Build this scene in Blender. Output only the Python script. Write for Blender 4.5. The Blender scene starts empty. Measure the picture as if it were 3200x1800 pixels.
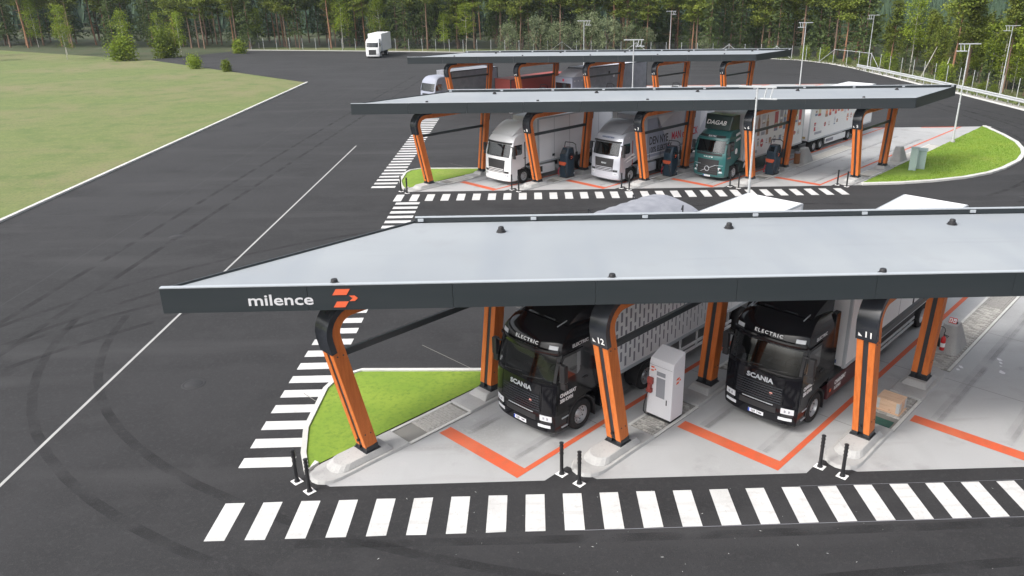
import bpy, bmesh, math, random
from mathutils import Vector, Matrix
R = math.radians
S2 = math.sqrt(2.0)
rnd = random.Random(7)
sc = bpy.context.scene
COL = sc.collection

# ------------------------------------------------------------------ camera
CAM = dict(f=2396.08, cx=1748.39, cy=863.52, pitch=.3652, roll=-.0052, yaw=.0384, h=12.9275)
def make_camera():
    c = CAM
    fw = Vector((math.sin(c['yaw'])*math.cos(c['pitch']), math.cos(c['yaw'])*math.cos(c['pitch']), -math.sin(c['pitch'])))
    r = Vector((math.cos(c['yaw']), -math.sin(c['yaw']), 0)); u = r.cross(fw)
    r2 = r*math.cos(c['roll'])+u*math.sin(c['roll']); u2 = -r*math.sin(c['roll'])+u*math.cos(c['roll'])
    cd = bpy.data.cameras.new('camera'); co = bpy.data.objects.new('camera', cd); COL.objects.link(co)
    m = Matrix((r2, u2, -fw)).transposed().to_4x4(); m.translation = (0, 0, c['h'])
    co.matrix_world = m
    cd.sensor_width = 36; cd.lens = 36*c['f']/3200
    cd.shift_x = (1600-c['cx'])/3200; cd.shift_y = -(900-c['cy'])/3200
    cd.clip_start = .1; cd.clip_end = 4000
    sc.camera = co
make_camera()

# ------------------------------------------------------------------ light
SUN_EL, SUN_AZ = R(47), R(240)      # azimuth clockwise from +Y: sun stands behind and left of the camera
w = bpy.data.worlds.new('World'); sc.world = w; w.use_nodes = True
nt = w.node_tree
sky = nt.nodes.new('ShaderNodeTexSky'); sky.sky_type = 'NISHITA'; sky.sun_disc = False
sky.sun_elevation = SUN_EL; sky.sun_rotation = SUN_AZ; sky.dust_density = 6.0; sky.air_density = 1.0; sky.ozone_density = 1.0
hs = nt.nodes.new('ShaderNodeHueSaturation'); hs.inputs['Saturation'].default_value = .34
bg = nt.nodes['Background']; bg.inputs['Strength'].default_value = .15
nt.links.new(sky.outputs[0], hs.inputs['Color']); nt.links.new(hs.outputs[0], bg.inputs['Color'])
sd = bpy.data.lights.new('sun', 'SUN'); sd.energy = 1.0; sd.angle = R(10); sd.color = (1, .96, .9)
so = bpy.data.objects.new('sun', sd); COL.objects.link(so)
sdir = Vector((math.sin(SUN_AZ)*math.cos(SUN_EL), math.cos(SUN_AZ)*math.cos(SUN_EL), math.sin(SUN_EL)))
so.rotation_euler = sdir.to_track_quat('Z', 'Y').to_euler(); so.location = (0, 0, 60)
sc.view_settings.view_transform = 'Standard'; sc.view_settings.look = 'None'
sc.view_settings.exposure = .93; sc.view_settings.gamma = 1; sc.view_settings.use_curve_mapping = False
sc.render.engine = 'CYCLES'

# ------------------------------------------------------------------ materials
MATS = {}
def mat(name, col, rough=.6, metal=0., noise=None, spec=.5, bump=None, coat=0., alpha=1., trans=0., rand=0., coords='Object'):
    """noise: list of (scale(3-vector or float), other colour, lo, hi, detail); bump: (scale, strength)"""
    if name in MATS: return MATS[name]
    m = bpy.data.materials.new(name); m.use_nodes = True; t = m.node_tree; p = t.nodes['Principled BSDF']
    p.inputs['Base Color'].default_value = (*col, 1); p.inputs['Roughness'].default_value = rough
    p.inputs['Metallic'].default_value = metal; p.inputs['Specular IOR Level'].default_value = spec
    p.inputs['Coat Weight'].default_value = coat; p.inputs['Transmission Weight'].default_value = trans
    tc = t.nodes.new('ShaderNodeTexCoord'); last = None
    def mapped(scale):
        mp = t.nodes.new('ShaderNodeMapping'); t.links.new(tc.outputs[coords], mp.inputs[0])
        mp.inputs['Scale'].default_value = scale if isinstance(scale, (tuple, list)) else (scale,)*3
        return mp.outputs[0]
    for (scl, c2, lo, hi, det) in (noise or []):
        n = t.nodes.new('ShaderNodeTexNoise'); n.inputs['Scale'].default_value = 1; n.inputs['Detail'].default_value = det
        t.links.new(mapped(scl), n.inputs['Vector'])
        r_ = t.nodes.new('ShaderNodeValToRGB'); r_.color_ramp.elements[0].position = lo; r_.color_ramp.elements[1].position = hi
        t.links.new(n.outputs[0], r_.inputs[0])
        mx = t.nodes.new('ShaderNodeMix'); mx.data_type = 'RGBA'
        t.links.new(r_.outputs[0], mx.inputs[0])
        if last: t.links.new(last, mx.inputs[6])
        else: mx.inputs[6].default_value = (*col, 1)
        mx.inputs[7].default_value = (*c2, 1); last = mx.outputs[2]
    if rand:
        oi = t.nodes.new('ShaderNodeObjectInfo'); h = t.nodes.new('ShaderNodeHueSaturation')
        mr = t.nodes.new('ShaderNodeMapRange'); mr.inputs['To Min'].default_value = 1-rand; mr.inputs['To Max'].default_value = 1+rand
        t.links.new(oi.outputs['Random'], mr.inputs[0]); t.links.new(mr.outputs[0], h.inputs['Value'])
        if last: t.links.new(last, h.inputs['Color'])
        else: h.inputs['Color'].default_value = (*col, 1)
        last = h.outputs[0]
    if last: t.links.new(last, p.inputs['Base Color'])
    if bump:
        n = t.nodes.new('ShaderNodeTexNoise'); n.inputs['Scale'].default_value = 1; n.inputs['Detail'].default_value = 4
        t.links.new(mapped(bump[0]), n.inputs['Vector'])
        b = t.nodes.new('ShaderNodeBump'); b.inputs['Strength'].default_value = bump[1]; b.inputs['Distance'].default_value = .02
        t.links.new(n.outputs[0], b.inputs['Height']); t.links.new(b.outputs[0], p.inputs['Normal'])
    MATS[name] = m; return m

M = dict
_t = None
ASPH = mat('asphalt', (.0185, .0188, .0203), .88, spec=.4, noise=[(.05, (.028, .028, .0305), .40, .66, 6), ((.22, .34, 1), (.015, .015, .0165), .48, .70, 6), (.9, (.027, .027, .029), .5, .72, 6), ((.06, .5, 1), (.036, .036, .038), .54, .72, 8), (7, (.032, .032, .0345), .52, .75, 4), (34, (.048, .048, .05), .60, .70, 2), (22, (.011, .011, .012), .62, .72, 2)], bump=(55, .5))
CONC = mat('concrete_slab', (.335, .34, .345), .62, spec=.45, noise=[((.14, .14, 1), (.385, .39, .395), .40, .66, 5), ((.9, .30, 1), (.315, .32, .32), .50, .76, 6), (.33, (.245, .247, .24), .54, .76, 6), ((.25, 1.6, 1), (.285, .285, .28), .58, .78, 6), (.7, (.225, .225, .22), .62, .80, 7), (2.2, (.375, .375, .38), .62, .75, 6), (14, (.345, .345, .355), .5, .8, 2)], bump=(30, .12))
CONC2 = mat('cast_concrete', (.36, .36, .355), .85, noise=[(1.6, (.29, .29, .29), .45, .75, 5), (.8, (.42, .42, .41), .5, .7, 4), (18, (.31, .31, .31), .58, .72, 2)], bump=(25, .25))
KERBM = mat('kerb_concrete', (.55, .55, .53), .85, noise=[(1.2, (.42, .42, .40), .45, .75, 5), (9, (.47, .46, .45), .5, .75, 3)], bump=(20, .2))
PAVE = mat('paver_grey', (.40, .39, .365), .9, noise=[(12, (.32, .31, .29), .4, .75, 4)], rand=.25)
JOINT = mat('joint_sand', (.20, .195, .18), .95)
PAINTO = mat('orange_road_paint', (.54, .092, .034), .7, noise=[(3.5, (.42, .095, .042), .42, .72, 6), (.8, (.48, .12, .055), .48, .72, 5), (24, (.34, .16, .11), .62, .78, 3)])
PAINTW = mat('white_road_paint', (.56, .56, .56), .75, noise=[(1.1, (.47, .47, .465), .42, .70, 6), (6, (.40, .40, .395), .54, .78, 6), ((.5, 5, 1), (.44, .44, .435), .52, .72, 5), (30, (.16, .16, .16), .64, .76, 3)], bump=(50, .3))
GRIT = mat('verge_gravel', (.25, .245, .225), .95, noise=[(1.5, (.33, .32, .29), .4, .7, 6), (12, (.16, .155, .14), .5, .75, 3)], bump=(15, .6))
SOIL = mat('grass_ground', (.15, .245, .022), .95, noise=[(.5, (.20, .285, .03), .4, .65, 5), (.22, (.22, .215, .07), .60, .78, 4), (8, (.125, .205, .02), .45, .7, 4)], bump=(8, .6))
GRASSM = mat('grass_blade', (.17, .285, .026), .8, noise=[(.55, (.25, .34, .036), .42, .7, 4), (.25, (.14, .255, .02), .48, .72, 3), (2.5, (.36, .37, .09), .58, .8, 3)])
FLOORF = mat('forest_floor', (.035, .055, .018), .95, noise=[(.3, (.055, .055, .026), .4, .65, 5), (1.5, (.05, .06, .025), .45, .7, 4)])
VERGE = mat('verge_grass', (.115, .15, .040), .95, noise=[(.06, (.17, .155, .075), .42, .64, 8), (.35, (.085, .125, .030), .46, .70, 6), (1.3, (.15, .175, .055), .5, .75, 5), (5, (.075, .105, .028), .5, .75, 4), (14, (.17, .19, .07), .58, .75, 3)], bump=(5, .9))
NAVY = mat('anthracite_panel', (.026, .033, .037), .42, noise=[((.2, .2, 2), (.033, .039, .043), .4, .7, 3)], spec=.5)
NAVYG = mat('anthracite_gloss', (.018, .021, .027), .2, spec=.5, noise=[(3, (.022, .025, .031), .4, .7, 3)])
SOFF = mat('soffit_panel', (.48, .485, .49), .6)
ROOFM = mat('roof_membrane', (.245, .268, .292), .55, noise=[((.07, .16, 1), (.30, .322, .34), .36, .64, 5), ((.5, .10, 1), (.235, .26, .29), .50, .78, 6), (1.1, (.262, .28, .298), .55, .8, 6), ((.18, 2.5, 1), (.245, .265, .285), .60, .80, 6), (9, (.25, .27, .29), .66, .8, 3)], bump=(6, .08))
TRIM = mat('aluminium_trim', (.42, .45, .48), .45, metal=.2)
GALV = mat('galvanised_steel', (.47, .49, .50), .5, metal=.15, noise=[(7, (.40, .42, .43), .45, .7, 3)])
WOOD = mat('orange_glulam', (.56, .150, .030), .55, noise=[((14, 14, 1.2), (.47, .115, .020), .42, .68, 5), ((1.2, 1.2, .5), (.64, .185, .040), .45, .7, 3), ((30, 30, 2.5), (.36, .08, .018), .64, .82, 2)], bump=((40, 40, 3), .12), spec=.4)
STEELD = mat('dark_steel', (.022, .024, .028), .45, spec=.5)
BLACKP = mat('black_plastic', (.016, .016, .018), .5)
RUBBER = mat('tyre_rubber', (.014, .014, .015), .85, noise=[(5, (.03, .03, .03), .5, .75, 4)])
RIMM = mat('alloy_rim', (.55, .56, .58), .3, metal=.75)
GLASSD = mat('side_glass', (.012, .015, .018), .03, spec=1.0, coat=.8)
GLASS = mat('cab_glass', (.012, .015, .018), .03, spec=1.0, coat=.8)
def glassify(m):
    t = m.node_tree; out = t.nodes['Material Output']; p = t.nodes['Principled BSDF']; t.nodes.remove(p)
    tr = t.nodes.new('ShaderNodeBsdfTransparent'); tr.inputs[0].default_value = (.30, .33, .34, 1); gl = t.nodes.new('ShaderNodeBsdfGlossy'); gl.inputs['Roughness'].default_value = .02; gl.inputs['Color'].default_value = (.9, .93, .95, 1)
    lw = t.nodes.new('ShaderNodeFresnel'); lw.inputs[0].default_value = 1.75; ms = t.nodes.new('ShaderNodeMixShader')
    t.links.new(lw.outputs[0], ms.inputs[0]); t.links.new(tr.outputs[0], ms.inputs[1]); t.links.new(gl.outputs[0], ms.inputs[2]); t.links.new(ms.outputs[0], out.inputs[0])
glassify(GLASS)
BLK = mat('gloss_black_paint', (.005, .005, .007), .10, spec=.35, coat=.0)
DRED = mat('dark_red_skirt', (.055, .010, .014), .35, coat=.3)
TEAL = mat('teal_paint', (.020, .105, .105), .28, coat=.4)
TEALD = mat('dark_green_paint', (.008, .030, .028), .3, coat=.4)
SILV = mat('silver_paint', (.46, .48, .53), .3, metal=.25, coat=.4)
SILVD = mat('silver_fairing', (.30, .31, .34), .35, metal=.2, coat=.3)
WHT = mat('white_paint', (.72, .73, .74), .35, coat=.2, noise=[((.4, .4, 1.5), (.66, .665, .67), .5, .8, 4)])
BOXW = mat('box_white', (.74, .74, .75), .4, noise=[((.3, .3, .8), (.68, .68, .69), .5, .8, 4)])
CURT = mat('curtain_grey', (.50, .51, .55), .55, noise=[((.5, .5, .2), (.42, .43, .48), .45, .7, 3)])
CURTB = mat('curtain_blue_grey', (.27, .29, .36), .55)
TARP = mat('tarpaulin_grey', (.24, .25, .28), .65, noise=[(2, (.19, .20, .23), .4, .7, 3)])
REDB = mat('red_brown_paint', (.30, .055, .045), .5)
CHASS = mat('chassis_dark', (.020, .020, .022), .7)
HEADL = mat('headlight_lens', (.60, .62, .65), .12, spec=.8)
AMBER = mat('amber_marker', (.8, .13, .03), .3)
REDP = mat('red_paint', (.55, .02, .02), .3)
PLATEM = mat('plate_white', (.75, .76, .80), .5)
BLUEP = mat('plate_blue', (.02, .07, .45), .5)
PRW = mat('print_white', (.80, .80, .80), .6)
PRG = mat('print_grey', (.62, .62, .64), .6)
PRK = mat('print_black', (.02, .02, .022), .6)
PRR = mat('print_red', (.55, .03, .06), .6)
PRO = mat('print_orange', (.75, .13, .05), .6)
PRB = mat('print_blue', (.06, .10, .22), .6)
PRY = mat('print_ochre', (.45, .33, .12), .6)
PRD = mat('print_slate', (.22, .22, .25), .6)
PRP = mat('print_pink', (.66, .28, .24), .6)
PRN = mat('print_brown', (.24, .10, .05), .6)
GROC = [mat('faded_print_%s' % n_, c_, .6) for n_, c_ in (('red', (.50, .10, .11)), ('orange', (.68, .27, .16)), ('blue', (.20, .25, .36)), ('ochre', (.56, .47, .30)), ('slate', (.34, .35, .39)), ('pink', (.66, .44, .42)), ('brown', (.36, .23, .17)), ('grey', (.58, .58, .62)), ('pale', (.64, .62, .64)))]
DISPW = mat('dispenser_white', (.70, .70, .73), .35)
DISPN = mat('dispenser_navy', (.018, .036, .055), .35, coat=.2)
SCREEN = mat('screen_grey', (.28, .29, .32), .25)
PINE_W = mat('pine_wood', (.62, .43, .30), .7, noise=[((2, 20, 20), (.54, .35, .23), .45, .7, 4), (9, (.30, .15, .08), .70, .78, 2)])
BINM = mat('bin_brown', (.25, .10, .035), .6, noise=[((20, 20, 1), (.19, .075, .025), .4, .7, 3)])
GREENP = mat('green_cover', (.018, .075, .060), .6, noise=[(8, (.025, .09, .07), .4, .7, 3)])
CABG = mat('cabinet_grey_green', (.36, .46, .44), .5, noise=[(1.5, (.31, .40, .385), .45, .7, 3)])
BARKP = mat('pine_bark', (.17, .115, .085), .95, noise=[((4, 4, .5), (.23, .14, .085), .4, .7, 4)], rand=.25)
BARKR = mat('pine_bark_red', (.27, .135, .075), .95, noise=[((4, 4, .5), (.20, .125, .09), .4, .7, 4)], rand=.2)
BARKB = mat('birch_bark', (.42, .40, .36), .9, noise=[((3, 3, 6), (.16, .15, .13), .6, .7, 3)])
def leafm(name, c, c2, c3):
    m = mat(name, c, .75, noise=[(.45, c2, .42, .66, 3), (1.6, c3, .5, .75, 3)], rand=.28, spec=.25, coords='Object')
    t = m.node_tree; p = t.nodes['Principled BSDF']; out = t.nodes['Material Output']
    tr = t.nodes.new('ShaderNodeBsdfTranslucent'); ms = t.nodes.new('ShaderNodeMixShader'); ms.inputs[0].default_value = .26
    src = p.inputs['Base Color'].links[0].from_socket
    t.links.new(src, tr.inputs['Color']); t.links.new(p.outputs[0], ms.inputs[1]); t.links.new(tr.outputs[0], ms.inputs[2]); t.links.new(ms.outputs[0], out.inputs[0])
    return m
LPINE = leafm('pine_needles', (.14, .185, .030), (.205, .235, .036), (.095, .13, .028))
LSPRU = leafm('spruce_needles', (.068, .100, .032), (.10, .130, .036), (.052, .075, .030))
LBIRC = leafm('birch_leaves', (.17, .235, .020), (.24, .295, .028), (.115, .175, .020))
LWILL = leafm('willow_leaves', (.15, .185, .095), (.19, .215, .12), (.115, .15, .075))
LFAR = mat('far_forest_green', (.030, .058, .034), .95, noise=[(.02, (.045, .075, .038), .4, .7, 3)])

# ------------------------------------------------------------------ mesh builder
class MB:
    def __init__(s): s.v = []; s.f = []; s.m = []; s.sm = []
    def add(s, vs, fs, mi=0, smooth=False, mtx=None):
        o = len(s.v)
        s.v += [tuple(mtx @ Vector(p)) for p in vs] if mtx else [tuple(p) for p in vs]
        for f in fs: s.f.append(tuple(i+o for i in f)); s.m.append(mi); s.sm.append(smooth)
        return s
    def box(s, x0, x1, y0, y1, z0, z1, mi=0, mtx=None):
        v = [(x0,y0,z0),(x1,y0,z0),(x1,y1,z0),(x0,y1,z0),(x0,y0,z1),(x1,y0,z1),(x1,y1,z1),(x0,y1,z1)]
        return s.add(v, [(3,2,1,0),(4,5,6,7),(0,1,5,4),(1,2,6,5),(2,3,7,6),(3,0,4,7)], mi, False, mtx)
    def frustum(s, b, t, z0, z1, mi=0, smooth=False, mtx=None):
        n = len(b); v = [(x,y,z0) for x,y in b]+[(x,y,z1) for x,y in t]
        f = [tuple(range(n-1,-1,-1)), tuple(range(n,2*n))]+[(i,(i+1)%n,n+(i+1)%n,n+i) for i in range(n)]
        return s.add(v, f, mi, smooth, mtx)
    def prism(s, poly, z0, z1, mi=0, mtx=None): return s.frustum(poly, poly, z0, z1, mi, False, mtx)
    def tube(s, p0, p1, r0, r1=None, n=8, mi=0, smooth=True, cap=True):
        p0 = Vector(p0); p1 = Vector(p1); r1 = r0 if r1 is None else r1
        d = (p1-p0).normalized(); a = d.orthogonal().normalized(); b = d.cross(a)
        v = [p0+(a*math.cos(t)+b*math.sin(t))*r0 for t in [2*math.pi*i/n for i in range(n)]]+[p1+(a*math.cos(t)+b*math.sin(t))*r1 for t in [2*math.pi*i/n for i in range(n)]]
        s.add(v, [(i,(i+1)%n,n+(i+1)%n,n+i) for i in range(n)], mi, smooth)
        if cap: s.add(v, [tuple(range(n-1,-1,-1)), tuple(range(n,2*n))], mi)
        return s
    def path(s, pts, r, n=6, mi=0):
        for a, b in zip(pts, pts[1:]): s.tube(a, b, r, r, n, mi)
        return s
    def lathe(s, prof, n=24, mi=0, mtx=None, axis='x'):
        v = []; f = []; k = len(prof)
        for i in range(n):
            t = 2*math.pi*i/n
            for (r, h) in prof: v.append((h, r*math.cos(t), r*math.sin(t)) if axis == 'x' else (r*math.cos(t), r*math.sin(t), h))
        for i in range(n):
            j = (i+1) % n
            for q in range(k-1): f.append((i*k+q, i*k+q+1, j*k+q+1, j*k+q))
        return s.add(v, f, mi, True, mtx)
    def build(s, name, mats, parent=None, bevel=0, sharp=40, kind=None):
        me = bpy.data.meshes.new(name); me.from_pydata(s.v, [], s.f)
        for m_ in (mats if isinstance(mats, (list, tuple)) else [mats]): me.materials.append(m_)
        me.polygons.foreach_set('material_index', s.m); me.polygons.foreach_set('use_smooth', s.sm)
        if any(s.sm):
            try: me.set_sharp_from_angle(angle=R(sharp))
            except Exception: pass
        me.update()
        return link(name, me, parent, bevel, kind)
def link(name, me, parent=None, bevel=0, kind=None):
    o = bpy.data.objects.new(name, me); COL.objects.link(o)
    if parent: o.parent = parent
    if bevel:
        b = o.modifiers.new('bevel', 'BEVEL'); b.width = bevel; b.segments = 2; b.limit_method = 'ANGLE'; b.angle_limit = R(35)
    if kind: o['kind'] = kind
    return o
def fixnorm(o):
    bm = bmesh.new(); bm.from_mesh(o.data); bmesh.ops.recalc_face_normals(bm, faces=bm.faces); bm.to_mesh(o.data); bm.free(); return o
def thing(name, label, cat, loc=(0,0,0), rz=0., group=None, kind=None):
    o = bpy.data.objects.new(name, None); COL.objects.link(o); o.location = loc; o.rotation_euler = (0,0,rz)
    tag(o, label, cat, group, kind); return o
def tag(o, label=None, cat=None, group=None, kind=None):
    if label: o['label'] = label
    if cat: o['category'] = cat
    if group: o['group'] = group
    if kind: o['kind'] = kind
    return o
def copy_tree(o, parent=None):
    c = o.copy(); COL.objects.link(c)
    if parent: c.parent = parent
    for ch in o.children: copy_tree(ch, c)
    return c
TXT = {}
def text_mesh(s, size, bold=.0, shear=0., align='CENTER', space=1.):
    key = (s, size, bold, shear, align, space)
    if key in TXT: return TXT[key]
    cu = bpy.data.curves.new('lettering', 'FONT'); cu.body = s; cu.size = size; cu.align_x = align; cu.align_y = 'CENTER'
    cu.offset = bold; cu.shear = shear; cu.extrude = .002; cu.resolution_u = 3; cu.space_character = space
    ob = bpy.data.objects.new('tmp', cu); COL.objects.link(ob)
    dg = bpy.context.evaluated_depsgraph_get(); me = bpy.data.meshes.new_from_object(ob.evaluated_get(dg))
    v = [tuple(x.co) for x in me.vertices]; f = [tuple(p.vertices) for p in me.polygons]
    bpy.data.objects.remove(ob); bpy.data.curves.remove(cu); bpy.data.meshes.remove(me)
    TXT[key] = (v, f); return TXT[key]
def lettering(s, size, fn, m, parent, bold=0., shear=0., name='lettering', align='CENTER', space=1., sx=1.):
    """fn maps (x, y, depth) of flat text to a 3D point"""
    v, f = text_mesh(s, size, bold, shear, align, space)
    mb = MB(); mb.add([fn(x*sx, y, z) for x, y, z in v], f); return mb.build(name, m, parent)

BAY = -math.pi/4
U = Vector((1/S2, 1/S2, 0)); V = Vector((1/S2, -1/S2, 0))
def ts(t, s, z=0.): return V*t+U*s+Vector((0, 0, z))

# ------------------------------------------------------------------ ground and setting
LOT = [(52.4,-30),(52.6,80),(52.5,95),(52.1,104),(52.0,114),(51.7,124.5),(50.6,132),(47.7,138.3),(43.1,141.6),(36,145),(20,151),(0,157),(-30,165),(-60,171),(-70,150),(-31,112),(-31,-30)]
def hill(x, y):
    d = math.hypot(x*.55+y*.0, y) if y > 0 else 0
    base = -.12
    if y > 210:
        e = (y-210)/560.; e = max(0, min(1, e)); e = e*e*(3-2*e)
        base += 150*e*(.75+.25*math.sin(x*.006+1.1)+.12*math.sin(x*.017))
    return base
mb = MB(); xs = [-900+60*i for i in range(36)]; ys = [-120,-40,40,110,170,200]+[220+30*i for i in range(28)]
vid = [[None]*len(ys) for _ in xs]; vv = []
for i, x in enumerate(xs):
    for j, y in enumerate(ys): vid[i][j] = len(vv); vv.append((x, y, hill(x, y)))
mb.add(vv, [(vid[i][j], vid[i+1][j], vid[i+1][j+1], vid[i][j+1]) for i in range(len(xs)-1) for j in range(len(ys)-1)], 0, True)
mb.build('terrain', FLOORF, kind='structure')
mb = MB(); mb.add([(x,y,0) for x,y in LOT], [tuple(range(len(LOT)))]); fixnorm(mb.build('asphalt_lot', ASPH, kind='structure'))
def offset_path(pts, d):
    out = []
    for i, p in enumerate(pts):
        a = Vector(pts[max(0, i-1)]); b = Vector(pts[min(len(pts)-1, i+1)]); t = (b-a).normalized(); out.append((p[0]+t.y*d, p[1]-t.x*d))
    return out
def ribbon(pts, d0, d1, z0, z1=None, name='strip', m=None, kind=None, parent=None):
    a = offset_path(pts, d0); b = offset_path(pts, d1); z1 = z0 if z1 is None else z1
    n = len(a); mb = MB(); mb.add([(x,y,z0) for x,y in a]+[(x,y,z1) for x,y in b], [(i,n+i,n+i+1,i+1) for i in range(n-1)])
    return fixnorm(mb.build(name, m, parent, kind=kind))
EDGE = LOT[0:14]
ribbon(EDGE, 0, .75, .012, name='road_edge_strip', m=KERBM, kind='structure')
ribbon(EDGE, .75, 2.1, .0, -.02, name='gravel_verge', m=GRIT, kind='structure')
ribbon(EDGE, 2.1, 9, -.02, -.06, name='grass_verge', m=VERGE, kind='structure')
# kerbs of the road on the left
def kerb(name, pts, wdt, h, m=KERBM, kind='structure'):
    a = offset_path(pts, 0); b = offset_path(pts, wdt); n = len(a)
    v = [(x,y,-.05) for x,y in a]+[(x,y,h) for x,y in a]+[(x,y,h) for x,y in b]+[(x,y,-.05) for x,y in b]
    f = []
    for i in range(n-1):
        for k in range(3): f.append((k*n+i, k*n+i+1, (k+1)*n+i+1, (k+1)*n+i))
    f += [(0,n,2*n,3*n), (n-1,2*n-1,3*n-1,4*n-1)]
    mb = MB(); mb.add(v, f); return fixnorm(mb.build(name, m, kind=kind))
kerb('road_kerb', [(-31,112),(-31,-30)], .25, .12)
mb = MB(); mb.add([(-31.25,112,.02),(-31.25,-30,.02),(-120,-30,.05),(-120,180,.05),(-70.2,150,.02)], [(0,1,2,3,4)]); fixnorm(mb.build('grass_field', VERGE, kind='structure'))
mb = MB(); mb.box(-14.88,-14.78,-20,66,.004,.008); mb.build('edge_line', CONC2, kind='structure')

PORTALS = {'near': ((9.82+2*7.37), 19.43, ['9','10','11','12','']), 'middle': (22.59, 51.42, ['5','6','7','8','']), 'far': (21.45, 84.55, ['1','2','3','4',''])}
PADY = {'near': 17.90, 'middle': 50.02, 'far': 83.25}
DEP = 21.5
def pad(row):
    x0, y0, _ = PORTALS[row]; Y = PADY[row]
    pts = []
    right = x0 + (Y-y0) + 1.3; left = x0-4*7.37+(Y-y0)-5.2
    if row == 'near': right += 7.4
    for k in range(4, -1, -1):
        X = x0-7.37*k
        pts += ([(X-2.2, Y), (X-1.55, Y+.65), (X-.75, Y)] if k < 4 else [(X-1.62, Y+.62), (X-.75, Y)])
    X4 = x0-4*7.37
    pts += [(right, Y), (right+DEP, Y+DEP), (X4-1.2+(Y+DEP-y0), Y+DEP)]
    mb = MB(); mb.add([(x,y,.006) for x,y in pts], [tuple(range(len(pts)))])
    o = mb.build('concrete_pad', CONC, kind='structure')
    bm = bmesh.new(); bm.from_mesh(o.data); bmesh.ops.triangulate(bm, faces=bm.faces); bmesh.ops.recalc_face_normals(bm, faces=bm.faces); bm.to_mesh(o.data); bm.free()
    for p in o.data.polygons:
        if p.normal.z < 0: o.data.flip_normals(); break
    # saw cut joints across the bays
    mb = MB()
    for k in range(5):
        X = x0-7.37*k
        for s_ in (.6, 5.6, 10.6, 15.6, 20.6):
            p = Vector((X, y0, 0))+U*s_; 
            a = p+V*(-.55); b = p+V*(-4.65)
            d = U*.012
            mb.add([a-d+Vector((0,0,.010)), b-d+Vector((0,0,.010)), b+d+Vector((0,0,.010)), a+d+Vector((0,0,.010))], [(0,1,2,3)])
    mb.build('slab_joint', JOINT, o)
    return o
for r_ in PORTALS: pad(r_)

# orange bay markings
def marking(row, k):
    x0, y0, _ = PORTALS[row]; X = x0-7.37*k
    g = thing('bay_marking', None, None, (X, y0, 0), BAY, kind='structure')
    Y = PADY[row]
    L = (Y+DEP-y0)*S2-1.32
    mb = MB(); mb.add([(-1.30,-2.618,.0105),(-1.12,-2.618,.0105),(-1.12,L+.1,.0105),(-1.30,L-.08,.0105)], [(0,1,2,3)]); mb.build('bay_line', PAINTO, g)
    mb = MB(); mb.add([(-4.55,-3.08,.0105),(-1.12,-3.08,.0105),(-1.12,-2.62,.0105),(-4.55,-2.62,.0105)], [(0,1,2,3)]); mb.build('stop_line', PAINTO, g)
    # entry line along the rear edge of the pad
    ye = Y+DEP-y0; xe = ye-1.75; mb = MB()
    q = [Matrix.Rotation(-BAY, 3, 'Z') @ Vector(p_) for p_ in ((xe-4.0,ye-.28,0),(xe-.55,ye-.28,0),(xe-.30,ye-.02,0),(xe-3.75,ye-.02,0))]
    mb.add([(p_.x, p_.y, .0145) for p_ in q], [(0,1,2,3)])
    mb.build('entry_line', PAINTO, g)
    return g
for r_ in PORTALS:
    for k in range(4): marking(r_, k)

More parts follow.
